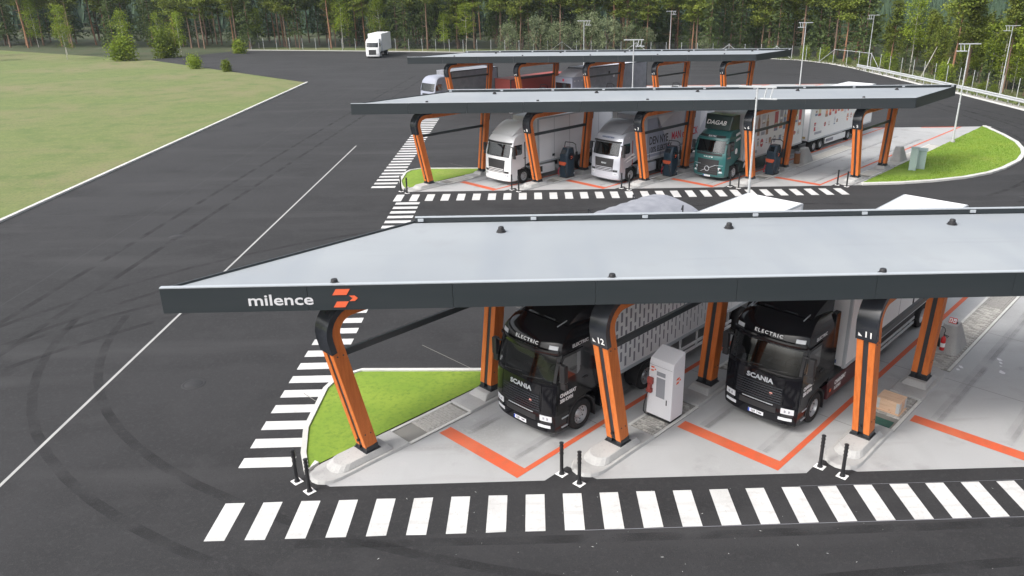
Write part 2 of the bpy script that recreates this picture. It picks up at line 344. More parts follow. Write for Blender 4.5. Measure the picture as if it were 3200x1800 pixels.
# islands
def rounded_nose(x0, x1, y0, y1, nose, n=8):
    """rectangle whose low-y end is a half ellipse of depth nose"""
    c = (x0+x1)/2; hw = (x1-x0)/2
    return [(c+hw*math.cos(math.pi+math.pi*i/n), y0+nose-nose*abs(math.sin(math.pi+math.pi*i/n))) for i in range(n+1)]+[(x1,y1),(x0,y1)]
paver_me = None
def island(row, k, detail):
    x0, y0, nums = PORTALS[row]; X = x0-7.37*k
    g = thing('kerb_island', None, None, (X, y0, 0), BAY, kind='structure')
    mb = MB(); b = rounded_nose(-.54,.54,-1.85,1.15,.62); t = rounded_nose(-.50,.50,-1.78,1.13,.58); mb.frustum(b, t, 0, .085); mb.build('island_base', CONC2, g, .015)
    mb = MB(); b = rounded_nose(-.43,.43,-1.30,.62,.35); t = rounded_nose(-.33,.33,-1.10,.50,.32); mb.frustum(b, t, .085, .25); mb.build('plinth', CONC2, g, .02)
    mb = MB(); b = rounded_nose(-.54,.54,3.55,6.2,.05)[:]; 
    b = [(-.54,3.55),(.54,3.55)]+[(.54*math.cos(math.pi*i/8), 5.8+.55*math.sin(math.pi*i/8)) for i in range(9)]; t = [(x*.93, y+(.03 if y < 4 else -.02)) for x, y in b]
    mb.frustum(b, t, 0, .085); mb.build('island_base', CONC2, g, .015)
    mb = MB(); b = [(-.42,4.25),(.42,4.25),(.40,5.5),(-.40,5.5)]; t = [(-.31,4.45),(.31,4.45),(.31,5.35),(-.31,5.35)]; mb.frustum(b, t, .085, .25); mb.build('plinth', CONC2, g, .03)
    mb = MB(); mb.box(-.54,.54,1.15,3.55,0,.018); mb.box(-.54,.54,6.36,16.5,0,.018); mb.build('joint_bed', JOINT, g)
    mb = MB()
    for (a, b) in ((1.15,3.55),(6.40,16.5)):
        for sx in (-1, 1): mb.box(min(sx*.43, sx*.535), max(sx*.43, sx*.535), a, b, .018, .05)
    mb.build('edge_kerb', KERBM, g, .01)
    # pavers
    rows = [1.95+.103*i for i in range(15)]+[6.5+.103*i for i in range(95)]
    if row == 'near' and k == 2: rows = [1.98+.103*i for i in range(15)]+[6.45+.103*i for i in range(95)]
    if row == 'near' and k == 3: rows = [1.25+.103*i for i in range(8)]+[3.0+.103*i for i in range(5)]+[6.5+.103*i for i in range(95)]
    cnt = 0; far = MB()
    global paver_me
    if paver_me is None:
        q = MB(); q.frustum([(-.100,-.048),(.100,-.048),(.100,.048),(-.100,.048)], [(-.094,-.042),(.094,-.042),(.094,.042),(-.094,.042)], 0, .034); 
        o = q.build('paver', PAVE); paver_me = o.data; bpy.data.objects.remove(o)
    for i, y in enumerate(rows):
        for j in range(5 if i % 2 else 4):
            x = (-.418+.209*j) if i % 2 else (-.3135+.209*j)
            if i % 2 and j in (0, 4):
                far.box(x+(0 if j == 0 else -.085), x+(.085 if j == 0 else 0), y-.047, y+.047, .018, .05); continue
            if detail and cnt < 296:
                o = link('paver', paver_me, g); o.location = (x+rnd.uniform(-.003,.003), y, .018+rnd.uniform(-.004,.004)); o.rotation_euler = (rnd.uniform(-.015,.015), rnd.uniform(-.015,.015), rnd.uniform(-.02,.02)); cnt += 1
            else: far.box(x-.099, x+.099, y-.047, y+.047, .018, .05+rnd.uniform(-.003,.003))
    o = far.build('paver_row', PAVE, g, kind='stuff')
    return g
for r_ in PORTALS:
    for k in range(5): island(r_, k, r_ == 'near' and k in (1, 2, 3))

# planted wedges at the left ends of the pads
def planter(row):
    x0, y0, _ = PORTALS[row]; X = x0-7.37*4
    P = [(-1.30,-.50),(4.2,5.0),(-1.2,5.25),(-2.0,4.7),(-2.25,3.9),(-2.25,1.4),(-1.95,.0),(-1.6,-.95)]
    P = [(X+a, y0+b) for a, b in P]
    mb = MB(); mb.add([(x,y,.07) for x,y in P], [tuple(range(len(P)))]); fixnorm(mb.build('planted_wedge', SOIL, kind='structure'))
    kerb('wedge_kerb', [P[1], P[2], P[3], P[4], P[5], P[6], P[7], P[0]], -.16, .12)
for r_ in PORTALS: planter(r_)
# crosswalks
def crosswalk(items, name='crosswalk'):
    g = thing(name, None, None, kind='structure')
    for (x0,x1,y0,y1) in items:
        o = MB().add([(x0-rnd.uniform(0,.01),y0,.005),(x1,y0+rnd.uniform(-.012,.012),.005),(x1+rnd.uniform(0,.01),y1,.005),(x0,y1+rnd.uniform(-.012,.012),.005)], [(0,1,2,3)]).build('stripe', PAINTW, g)
    return g
crosswalk([(1.72+i, 1.72+i+.5, 15.80, 17.29) for i in range(-10, 19)])
crosswalk([(8.25+i, 8.25+i+.5, 47.68, 49.31) for i in range(-17, 13)])
crosswalk([(-8.5, -7.0, 17.9+i, 18.4+i) for i in range(1, 30)])
crosswalk([(-10.8, -9.2, 50.2+i, 50.7+i) for i in range(1, 30)])
# thin chalk guide lines of the nearest crosswalk
g = thing('chalk_line', None, None, kind='structure'); mb = MB()
mb.box(1.2,13.5,15.775,15.79,.004,.0052); mb.box(7.2,13.5,17.32,17.328,.004,.0052); mb.build('guide_line', PRD, g)
# specks and scuffs of paint on the asphalt
mb = MB()
for i in range(70):
    x, y, s_ = rnd.uniform(-4, 13), rnd.uniform(13.2, 17.6), rnd.uniform(.004, .010)
    a = rnd.uniform(0, 6.28); L = s_*rnd.choice((1, 1, 1.5, 5)); c, s2 = math.cos(a), math.sin(a)
    mb.add([(x+c*L,y+s2*L,.0046),(x-s2*s_,y+c*s_,.0046),(x-c*L,y-s2*L,.0046),(x+s2*s_,y-c*s_,.0046)], [(0,1,2,3)])
mb.build('paint_speck', PAINTW, kind='stuff')
# tyre marks, drain gratings and paving seams
TYM = mat('tyre_mark', (.009, .009, .010), .85)
tt = TYM.node_tree; pb = tt.nodes['Principled BSDF']; tcx = tt.nodes.new('ShaderNodeTexCoord'); nz_ = tt.nodes.new('ShaderNodeTexNoise'); nz_.inputs['Scale'].default_value = .9; nz_.inputs['Detail'].default_value = 6
tt.links.new(tcx.outputs['Object'], nz_.inputs['Vector']); mr_ = tt.nodes.new('ShaderNodeMapRange'); mr_.inputs['From Min'].default_value = .38; mr_.inputs['From Max'].default_value = .72; mr_.inputs['To Max'].default_value = .42; tt.links.new(nz_.outputs[0], mr_.inputs[0]); tt.links.new(mr_.outputs[0], pb.inputs['Alpha'])
mb = MB()
def track(P, w_):
    a = offset_path(P, -w_/2); b = offset_path(P, w_/2); n = len(P); z = .0030
    mb.add([(x,y,z) for x,y in a]+[(x,y,z) for x,y in b], [(i,n+i,n+i+1,i+1) for i in range(n-1)])
def bez(p0, p1, p2, n=20): return [((1-t)**2*p0[0]+2*t*(1-t)*p1[0]+t*t*p2[0], (1-t)**2*p0[1]+2*t*(1-t)*p1[1]+t*t*p2[1]) for t in [i/n for i in range(n+1)]]
for (p0, p1, p2) in (((-24,20),(-18,47),(20,44.5)),((-27,10),(-20,44),(30,43.2)),((-22,-2),(-20,60),(-16,120)),((40,45),(52,55),(47,85)),((30,46),(49,58),(45,90)),((-20,100),(-10,118),(30,122)),((24,124),(44,120),(48,95)),((-6,14.6),(5,14.2),(30,15.0)),((-28,6),(-12,12.5),(20,13.6)),((-18,30),(-16,14),(10,11.5)),((-23,150),(0,132),(35,128))):
    P = bez(p0, p1, p2)
    for o_ in (-1.0, .95): track(offset_path(P, o_), .30)
mb.build('tyre_track', TYM, kind='stuff')
mb = MB()
def track2(a, b, w_):
    d_ = (b-a).normalized(); n_ = Vector((-d_.y, d_.x, 0))*w_/2
    mb.add([a-n_, b-n_, b+n_, a+n_], [(0,1,2,3)])
for r_ in PORTALS:
    for k in range(4):
        for xx in (-3.95, -1.95):
            for w_, o_ in ((.34, 0), (.2, .12)):
                a = Vector((PORTALS[r_][0]-7.37*k, PORTALS[r_][1], 0))+V*(xx+o_)+U*-2.5; b = a+U*21; a.z = b.z = .0085+.001*(w_ < .3); track2(a, b, w_)
RUB = TYM.copy(); RUB.name = 'rubber_rub'; RUB.node_tree.nodes['Principled BSDF'].inputs['Base Color'].default_value = (.10, .10, .10, 1)
for n_ in RUB.node_tree.nodes:
    if n_.type == 'MAP_RANGE': n_.inputs['To Max'].default_value = .17; n_.inputs['From Min'].default_value = .30
mb.build('rubber_mark', RUB, kind='stuff')
mb = MB()
for (a, b) in (((-31,13.4),(52,13.4)),((-31,45.6),(48,45.6)),((-23,-30),(-23,130)),((44.5,-30),(46.5,110))):
    d_ = (Vector(b)-Vector(a)).normalized(); n_ = Vector((-d_.y, d_.x))*.014
    mb.add([(a[0]-n_.x,a[1]-n_.y,.0022),(b[0]-n_.x,b[1]-n_.y,.0022),(b[0]+n_.x,b[1]+n_.y,.0022),(a[0]+n_.x,a[1]+n_.y,.0022)], [(0,1,2,3)])
mb.build('paving_seam', CHASS, kind='structure')
for i, (x, y, l) in enumerate(((-11.8,24.0,'round cast iron manhole cover on the asphalt left of the nearest canopy'),(-19.5,41.0,'round cast iron manhole cover on the wide asphalt lane at the left'),(31.5,46.2,'round cast iron manhole cover on the asphalt before the grass island'))):
    g = thing('manhole_cover', l, 'manhole cover', (x, y, .002)); mm = MB(); mm.lathe([(0,.012),(.30,.012),(.31,.006)], 24, axis='z'); mm.build('lid', CHASS, g); mm = MB(); mm.lathe([(.315,.006),(.33,.010),(.38,.010),(.40,.0)], 24, axis='z'); mm.build('frame', CHASS, g)
# white lime spots on the near pad
mb = MB()
for (px, py, r0) in ((17.0,24.4,.10),(16.9,24.15,.07),(16.75,23.9,.05),(16.55,23.45,.12),(15.3,23.9,.09),(15.1,23.75,.07)):
    n = 11; mb.add([(px+r0*rnd.uniform(.45,1.1)*math.cos(6.283*i/n), py+r0*1.5*rnd.uniform(.45,1.1)*math.sin(6.283*i/n), .0105) for i in range(n)], [tuple(range(n))])
mb.build('lime_spot', PRG, kind='stuff')

# grass island right of the middle row
GI = [(22.55,50.3),(43.0,71.4),(42.2,66.9),(41.4,63.7),(40.2,60.9),(39.1,59.0),(37.3,56.7),(34.7,54.3),(32.8,52.9),(30.4,51.7),(27.8,50.9),(25.4,50.45)]
ctr = Vector((33.6,57.6))
mb = MB(); n = len(GI); mb.add([(x,y,.06) for x,y in GI]+[(ctr.x,ctr.y,.22)], [(i,(i+1)%n,n) for i in range(n)], 0, True); fixnorm(mb.build('grass_island', SOIL, kind='structure'))
kerb('island_kerb', [GI[1]]+GI[2:]+[GI[0]], -.32, .13)
def in_poly(x, y, P):
    c = False; j = len(P)-1
    for i in range(len(P)):
        if (P[i][1] > y) != (P[j][1] > y) and x < (P[j][0]-P[i][0])*(y-P[i][1])/(P[j][1]-P[i][1])+P[i][0]: c = not c
        j = i
    return c
mb = MB(); cnt = 0
def tuft(mb, x, y, z, h, w_, flat=1.):
    for q in range(3):
        a = rnd.uniform(0, 6.283); dx, dy = math.cos(a), math.sin(a); l = rnd.uniform(.2, .7)*h
        mb.add([(x-dy*w_,y+dx*w_,z),(x+dy*w_,y-dx*w_,z),(x+dx*l*flat,y+dy*l*flat,z+h*rnd.uniform(.6,1.1))], [(0,1,2)])
while cnt < 24000:
    x, y = rnd.uniform(22,43), rnd.uniform(50,71.6)
    if not in_poly(x, y, GI): continue
    bare = math.hypot((x-26.9)*.8, (y-53.2)*1.2)
    if bare < 1.5 and rnd.random() < .85: cnt += 1; continue
    z = .06
    for i in range(len(GI)):
        ax, ay = GI[i]; bx, by = GI[(i+1) % len(GI)]; dn = (ay-by)*(ctr.x-bx)-(ax-bx)*(ctr.y-by) if False else ((by-ctr.y)*(ax-ctr.x)+(ctr.x-bx)*(ay-ctr.y))
        l1 = ((by-ctr.y)*(x-ctr.x)+(ctr.x-bx)*(y-ctr.y))/dn; l2 = ((ctr.y-ay)*(x-ctr.x)+(ax-ctr.x)*(y-ctr.y))/dn
        if l1 >= 0 and l2 >= 0 and l1+l2 <= 1: z = .06*(l1+l2)+.22*(1-l1-l2); break
    tuft(mb, x, y, z-.01, rnd.uniform(.03,.075), .022); cnt += 1
mb.build('grass', GRASSM, kind='stuff')

# ------------------------------------------------------------------ canopies
def arc_path():
    """centre line of the portal in (y, z): splayed legs, rounded corners"""
    A = Vector((0,.42)); B = Vector((-.93,4.82)); C = Vector((5.42,4.82)); D = Vector((4.86,.42))
    def corner(P, Q, S, r, n=7):
        a = (P-Q).normalized(); b = (S-Q).normalized(); th = a.angle(b); d = r/math.tan(th/2)
        c = Q+(a+b).normalized()*(r/math.sin(th/2)); p0 = Q+a*d; p1 = Q+b*d
        a0 = math.atan2(p0.y-c.y, p0.x-c.x); a1 = math.atan2(p1.y-c.y, p1.x-c.x)
        while a1-a0 > math.pi: a1 -= 2*math.pi
        while a1-a0 < -math.pi: a1 += 2*math.pi
        return [c+Vector((math.cos(a0+(a1-a0)*i/n), math.sin(a0+(a1-a0)*i/n)))*r for i in range(n+1)]
    return [A]+corner(A,B,C,.62)+corner(B,C,D,.40)+[D]
PP = arc_path()
def normals2(P):
    out = []
    for i, p in enumerate(P):
        t = (P[min(i+1,len(P)-1)]-P[max(i-1,0)]).normalized(); out.append(Vector((-t.y, t.x)))
    return out
PN = normals2(PP)
def sweep(mb, P, N, d0, d1, x0, x1, mi=0):
    v = []; n = len(P)
    for p, q in zip(P, N):
        a = p+q*d0; b = p+q*d1
        v += [(x0,a.x,a.y),(x1,a.x,a.y),(x1,b.x,b.y),(x0,b.x,b.y)]
    f = [(0,1,2,3),(4*n-1,4*n-2,4*n-3,4*n-4)]
    for i in range(n-1):
        for k in range(4): f.append((4*i+k, 4*i+(k+1)%4, 4*i+4+(k+1)%4, 4*i+4+k))
    return mb.add(v, f, mi, True)
def flat_leg(P):   # ends cut level
    return P
portal_proto = None
def portal(parent, loc, num):
    """portal frame as a part with its pieces below"""
    global portal_proto
    if portal_proto is None:
        mb = MB()
        for sx in (-1, 1): sweep(mb, PP, PN, -.20, .20, *((-.265,-.072) if sx < 0 else (.072,.265)))
        p = fixnorm(mb.build('portal_frame', WOOD, None, .012))
        mb = MB(); sweep(mb, PP, PN, -.175, .175, -.072, .072); fixnorm(mb.build('steel_strip', STEELD, p))
        # dark cap over the front and rear corner
        i0 = 8
        a = PP[0]+(PP[1]-PP[0])*.90
        P = [a]+PP[1:9]+[PP[8]+Vector((.55,0))]; N = normals2(P)
        mb = MB(); sweep(mb, P, N, .202, .23, -.292, .292)
        for sx in (-1, 1): sweep(mb, P, N, .06, .2015, *((-.292,-.267) if sx < 0 else (.267,.292)))
        fixnorm(mb.build('cap', NAVYG, p))
        b = PP[-1]+(PP[-2]-PP[-1])*.88; P = [PP[9]-Vector((.3,0))]+PP[9:17]+[b]; N = normals2(P)
        mb = MB(); sweep(mb, P, N, .202, .225, -.28, .28); fixnorm(mb.build('cap', NAVYG, p))
        for yy in (0, 4.87):
            mb = MB(); mb.box(-.31,.31,yy-.25,yy+.27,.25,.275)
            for sx in (-.175, .175): mb.box(sx-.095, sx+.095, yy-.19, yy+.21, .275, .43)
            for sx in (-.28,.28):
                for sy in (-.2,.22): mb.tube((sx,yy+sy,.275),(sx,yy+sy,.31),.018,n=6)
            mb.build('base_shoe', STEELD, p, .008)
        mb = MB(); y0 = -.30-.05; mb.box(-.055,.055,-.45,5.4,3.40,3.58); mb.build('tie_bar', NAVY, p, .008)
        mb = MB()
        for t_ in (.12, .86):
            for yy0, top in ((0, PP[1]), (4.87, PP[-2])):
                b0 = Vector((yy0, .42)); q_ = b0.lerp(top, t_)
                for sx in (-.2655, .2655):
                    for dy in (-.09, .09): mb.tube((sx-math.copysign(.004, sx), q_.x+dy, q_.y), (sx+math.copysign(.012, sx), q_.x+dy, q_.y), .022, n=8)
        mb.build('bolt', STEELD, p, kind='stuff')
        mb = MB()
        for k_ in range(1, 9):
            d_ = -.20+.40*k_/9
            for sx in (-.2656, .2656):
                v_ = []
                for a_, n_ in zip(PP, PN):
                    c_ = a_+n_*d_; v_ += [(sx, c_.x-.0022*abs(n_.x), c_.y-.0022*abs(n_.y)), (sx, c_.x+.0022*abs(n_.x), c_.y+.0022*abs(n_.y))]
                mb.add(v_, [(2*i, 2*i+1, 2*i+3, 2*i+2) for i in range(len(PP)-1)])
        mb.build('lamella_joint', mat('glue_line', (.42, .105, .022), .7), p, kind='stuff')
        # cable socket low on the strip
        mb = MB(); mb.tube((0,-.30,.62),(0,-.20,.62),.045,n=10); mb.build('socket', BLACKP, p)
        portal_proto = p
    o = copy_tree(portal_proto)
    o.parent = parent; o.location = loc; o.rotation_euler = (0,0,BAY)
    if num:
        d = (PP[1]-PP[0]).normalized(); nn = Vector((-d.y, d.x)); base = PP[0]+d*(.955*(PP[1]-PP[0]).length)+nn*.2305
        fn = lambda x, y, z: (x, base.x+d.x*y+nn.x*(z+.002), base.y+d.y*y+nn.y*(z+.002))
        lettering(num, .27, lambda x, y, z: fn(x+.07, y, z), PRW, o, .004, name='number')
        MB().add([fn(-.215,-.085,0), fn(-.215,.035,0), fn(-.10,-.085,0)], [(0,1,2)]).build('arrow_mark', PRW, o)
    return o
ZT, ZS = 5.78, 5.10
def emblem(mb, fn, s):
    """three slanted bars closing in an arrow"""
    for q in ([(-.5,.18),(.22,.18),(.42,.5),(-.30,.5)], [(-.5,-.5),(.10,-.5),(.30,-.18),(-.5+.2,-.18)], [(.34,-.16),(.62,-.16),(.78,.0),(.62,.14),(.34,.14),(.52,0)]):
        k = len(q); o = [fn(x*s, y*s, .0) for x, y in q]+[fn(x*s, y*s, .006) for x, y in q]
        mb.add(o, [tuple(range(k-1,-1,-1)), tuple(range(k,2*k))]+[(i,(i+1)%k,k+(i+1)%k,k+i) for i in range(k)])
fascia_me = {}
def canopy(row, label):
    x0, y0, nums = PORTALS[row]; Yf = {'near': 18.33, 'middle': 50.23, 'far': 83.53}[row]; dd = 5.66
    aR = {'near': 5.29, 'middle': -28.59, 'far': -63.10}[row]+3.82; aL = aR-3.82-4*7.37-3.55
    g = thing('charging_canopy', label, 'canopy', (aL+Yf, Yf, 0))
    L = aR-aL
    rp = [(0,0),(L,0),(L+dd,dd),(dd,dd)]
    ins = .10
    mb = MB(); mb.prism([(.12,.06),(L-.1,.06),(L+dd-.2,dd-.12),(dd-.02,dd-.12)], ZT-.14, ZT-.06); mb.build('roof_deck', ROOFM, g)
    mb = MB(); mb.prism([(.12,.05),(L-.1,.05),(L+dd-.2,dd-.1),(dd-.02,dd-.1)], ZS+.012, ZS+.05); mb.build('soffit', SOFF, g)
    # fascia: panels along front and rear, closed ends
    n = round(L/3.65); w_ = L/n
    for (yy, xo, nm) in ((0,0,'f'), (dd,dd,'b')):
        for i in range(n):
            mb = MB(); a = xo+i*w_+.004; b = xo+(i+1)*w_-.004
            if nm == 'f': mb.box(a,b,0,.045,ZS,ZT)
            else: mb.box(a,b,dd-.06,dd,ZS,ZT+.10)
            mb.build('fascia_panel', NAVY, g, .006)
    for (xa, nm) in ((0,'l'),(L,'r')):
        m_ = 2
        for i in range(m_):
            t0, t1 = .048+(dd-.1)*i/m_, .048+(dd-.1)*(i+1)/m_-.006; s_ = -1 if nm == 'l' else 1
            e = .045*S2*(1 if nm == 'l' else -1)
            MB().frustum([(xa+t0,t0),(xa+t1,t1),(xa+t1+e,t1),(xa+t0+e,t0)], [(xa+t0,t0),(xa+t1,t1),(xa+t1+e,t1),(xa+t0+e,t0)], ZS, ZT).build('fascia_panel', NAVY, g)
    # pale edge trim in front, rail on brackets at the back
    mb = MB(); mb.box(.02,L-.02,-.012,.12,ZT,ZT+.028); mb.build('edge_trim', TRIM, g)
    mb = MB(); mb.box(dd+.02,L+dd-.02,dd-.085,dd+.012,ZT+.101,ZT+.135); mb.build('rear_trim', TRIM, g)
    for i in range(n+1):
        x = dd+.2+i*(L-.5)/n; mb = MB(); mb.box(x-.09,x+.09,dd-.115,dd-.061,ZT-.02,ZT+.075); mb.build('trim_bracket', TRIM, g, .008)
    # roof outlets
    for k in range(7):
        o_f, o_b = (-1.06, 3.07) if row == 'near' else (-.58, 3.6)
        for (px, py) in ((o_f-7.14*(k-1), .16), (o_b-7.14*(k-1), 4.45)):
            X = x0+px-(aL+Yf) if py < 1 else x0+px-(aL+Yf)
            if not (.6+py < X < L+py-.6): continue
            mb = MB(); mb.lathe([(0,.17),(.075,.17),(.088,.145),(.095,.08),(.13,.06),(.135,.02),(.165,.0)], 12, axis='z', mtx=Matrix.Translation((X, py+.02, ZT-.06))); mb.build('roof_outlet', BLACKP, g)
    for k in range(5): portal(g, (x0-7.37*k-(aL+Yf), y0-Yf, 0), nums[k])
    if row == 'near':
        fn = lambda x, y, z: (x, -.008-z, y)
        lettering('milence', .42, lambda x, y, z: fn(-6.42-(aL+Yf)+x, 5.40+y, z), PRG, g, .006, name='fascia_lettering', sx=1.28)
        mb = MB(); emblem(mb, lambda x, y, z: fn(-4.85-(aL+Yf)+x, 5.43+y, z), .5); fixnorm(mb.build('emblem', PRO, g))
    return g
canopy('near', 'nearest long flat canopy with lettering on its dark fascia and orange timber portals')
canopy('middle', 'middle flat canopy over the teal and silver trucks, on orange timber portals')
canopy('far', 'farthest flat canopy in front of the forest, on orange timber portals')
for o in list(portal_proto.children)+[portal_proto]: bpy.data.objects.remove(o)

# ------------------------------------------------------------------ trucks
class Cab:
    """front surface y(x, z) with rounded sides, flat flanks"""
    def __init__(s, prof, L=2.25, bulge=.20, p=3.6): s.prof = prof; s.L = L; s.bulge = bulge; s.p = p
    def row(s, z):
        P = s.prof
        for a, b in zip(P, P[1:]):
            if a[1] <= z <= b[1] and b[1] > a[1]:
                t = (z-a[1])/(b[1]-a[1]); return a[0]+(b[0]-a[0])*t, a[2]+(b[2]-a[2])*t
        return (P[-1][0], P[-1][2]) if z > P[-1][1] else (P[0][0], P[0][2])
    def y(s, x, z):
        f, w_ = s.row(z); return f+s.bulge*min(1, abs(x/w_))**s.p
    def body(s, name, m, parent, arch=.84):
        g = [-1,-.985,-.95,-.88,-.76,-.55,-.3,0,.3,.55,.76,.88,.95,.985,1]; k = len(g)
        v = []; f = []; mb = MB()
        for (y, z, w_) in s.prof:
            for q in g: v.append((q*w_, y+s.bulge*abs(q)**s.p, z-(.10*abs(q)**4 if z > 3.1 else 0)))
        n = len(s.prof)
        for i in range(n-1):
            for j in range(k-1):
                if 1.9 < s.prof[i][1] < 1.98 and s.prof[i+1][1] > 2.7 and g[j] >= -.885 and g[j+1] <= .885: continue
                f.append((i*k+j, i*k+j+1, (i+1)*k+j+1, (i+1)*k+j))
        mb.add(v, f, 0, True)
        for sd in (-1, 1):
            vs = []; fs = []
            for (y, z, w_) in s.prof:
                L = arch if z < 1.04 else s.L
                zz = z-(.10 if z > 3.1 else 0); y0 = y+s.bulge
                vs += [(sd*w_, min(y0, L), zz), (sd*w_, L, zz)]
            for i in range(n-1): fs.append((2*i, 2*i+1, 2*i+3, 2*i+2))
            mb.add(vs, fs, 0, True)
        # back wall and roof rear edge, underside
        P = [(y, z, w_) for (y, z, w_) in s.prof if z >= 1.04]
        top = P[-1]
        mb.add([(-P[0][2], s.L, P[0][1]), (P[0][2], s.L, P[0][1]), (top[2], s.L, top[1]-.1), (-top[2], s.L, top[1]-.1)], [(0,1,2,3)])
        tv = [(q*top[2], top[0]+s.bulge*abs(q)**s.p, top[1]-.10*abs(q)**4) for q in g]+[(q*top[2], s.L, top[1]-.10*abs(q)**4) for q in g]
        mb.add(tv, [(j, j+1, k+j+1, k+j) for j in range(k-1)], 0, True)
        b = s.prof[0]
        mb.add([(-b[2], b[0]+s.bulge, b[1]), (b[2], b[0]+s.bulge, b[1]), (b[2], arch, b[1]), (-b[2], arch, b[1])], [(0,1,2,3)])
        mb.add([(-1.24, arch, .3), (1.24, arch, .3), (1.24, arch, 1.05), (-1.24, arch, 1.05)], [(0,1,2,3)])
        mb.add([(-1.25, arch, 1.05), (1.25, arch, 1.05), (1.25, s.L, 1.05), (-1.25, s.L, 1.05)], [(0,1,2,3)])
        o = fixnorm(mb.build(name, m, parent, sharp=32)); s.interior(o); return o
    def interior(s, cab):
        """lining, dashboard, seats and wheel seen through the windscreen"""
        IN = mat('cab_lining', (.10, .10, .105), .8); SE = mat('seat_cloth', (.045, .045, .05), .85)
        mb = MB()
        v = [(-1.12,.42,1.40),(1.12,.42,1.40),(1.12,1.95,1.40),(-1.12,1.95,1.40),(-1.12,.62,2.78),(1.12,.62,2.78),(1.12,1.95,2.78),(-1.12,1.95,2.78)]
        mb.add(v, [(0,1,2,3),(4,7,6,5),(2,6,7,3),(1,5,6,2),(0,3,7,4)]); mb.build('cab_lining', IN, cab)
        mb = MB(); mb.box(-1.08,1.08,.40,.78,1.62,1.90); mb.build('dashboard', SE, cab, .05)
        for x in (-.62, .62):
            mb = MB(); mb.box(x-.26,x+.26,1.05,1.55,1.55,1.72); mb.box(x-.26,x+.26,1.50,1.66,1.73,2.40); mb.box(x-.14,x+.14,1.52,1.64,2.42,2.62); mb.build('seat', SE, cab, .05)
        mb = MB(); n = 14; c0 = Vector((.62,.86,1.98)); a = Vector((1,0,0)); b = Vector((0,.62,.78))
        for i in range(n): mb.tube(c0+(a*math.cos(6.2832*i/n)+b*math.sin(6.2832*i/n))*.22, c0+(a*math.cos(6.2832*(i+1)/n)+b*math.sin(6.2832*(i+1)/n))*.22, .018, n=5)
        mb.tube(c0-a*.2, c0+a*.2, .02, n=5); mb.build('steering_wheel', BLACKP, cab)
    def patch(s, name, m, parent, x0, x1, z0, z1, off=.012, nx=14, nz=8, taper=0., zfun=None):
        mb = MB(); v = []; f = []
        for i in range(nz+1):
            t = i/nz
            for j in range(nx+1):
                u = j/nx; sc_ = 1-taper*t; x = (x0+(x1-x0)*u)*sc_
                z = z0+(z1-z0)*t
                if zfun: z += zfun(x, t)
                v.append((x, s.y(x, z)-off, z))
        for i in range(nz):
            for j in range(nx): f.append((i*(nx+1)+j, i*(nx+1)+j+1, (i+1)*(nx+1)+j+1, (i+1)*(nx+1)+j))
        # skirt back to the surface
        ring = [j for j in range(nx+1)]+[(i+1)*(nx+1)-1 for i in range(1, nz+1)]+[nz*(nx+1)+j for j in range(nx-1, -1, -1)]+[i*(nx+1) for i in range(nz-1, 0, -1)]
        o = len(v)
        for r_ in ring: a = v[r_]; v.append((a[0], a[1]+off+.004, a[2]))
        q = len(ring)
        for i in range(q): f.append((ring[i], ring[(i+1) % q], o+(i+1) % q, o+i))
        mb.add(v, f, 0, True); return fixnorm(mb.build(name, m, parent, sharp=35))
    def text(s, t, size, z, m, parent, bold=.004, x=0., sx=1., off=.016, space=1., shear=0.):
        return lettering(t, size, lambda a, b, c: (x+a, s.y(x+a, z+b)-off-c, z+b), m, parent, bold, shear, space=space, sx=sx)
TYRE = [(.30,-.15),(.44,-.155),(.485,-.13),(.50,-.08),(.50,.08),(.485,.13),(.44,.155),(.30,.15)]
def wheel(parent, x, y, side, r=.5, dished=False, name='wheel', wd=1.0):
    k = r/.5
    mb = MB(); mb.lathe([(a*k, b*wd) for a, b in TYRE], 28, mtx=Matrix.Translation((x, y, r)))
    w_ = mb.build(name, RUBBER, parent, sharp=50)
    d = side
    pr = [(.305,.135),(.285,.13),(.27,.05),(.20,.02),(.15,.03),(.12,.07),(.085,.09),(.0,.09)] if not dished else [(.305,.135),(.285,.12),(.26,-.02),(.19,-.05),(.14,-.03),(.11,.06),(.08,.09),(0,.09)]
    mb = MB(); mb.lathe([(a*k, b*d*wd) for a, b in pr], 24, mtx=Matrix.Translation((x, y, r)))
    mb.lathe([(.306*k, -.12*d), (.306*k, .134*d)], 24, mtx=Matrix.Translation((x, y, r)))
    rm = fixnorm(mb.build('rim', RIMM, w_, sharp=30))
    mb = MB()
    for i in range(10):
        t = 2*math.pi*i/10; c = Vector((x+d*(.044 if not dished else -.02)*wd, y+.235*k*math.cos(t), r+.235*k*math.sin(t)))
        mb.lathe([(0,.004*d),(.026*k,.004*d),(.028*k,-.006*d)], 8, mtx=Matrix.Translation(c))
        c2 = Vector((x+d*.03*wd, y+.16*k*math.cos(t+.3), r+.16*k*math.sin(t+.3)))
        mb.tube(c2-Vector((d*.01,0,0)), c2+Vector((d*.02,0,0)), .012*k, n=6)
    mb.build('hand_hole', CHASS, w_)
    return w_
def axle(parent, y, r=.5, dual=False, dished=False):
    for sd in (-1, 1):
        wheel(parent, sd*(1.09), y, sd, r, dished)
        if dual: 
            mb = MB(); mb.lathe([(a*r/.5, b*.9) for a, b in TYRE], 20, mtx=Matrix.Translation((sd*.77, y, r))); mb.build('inner_tyre', RUBBER, parent)
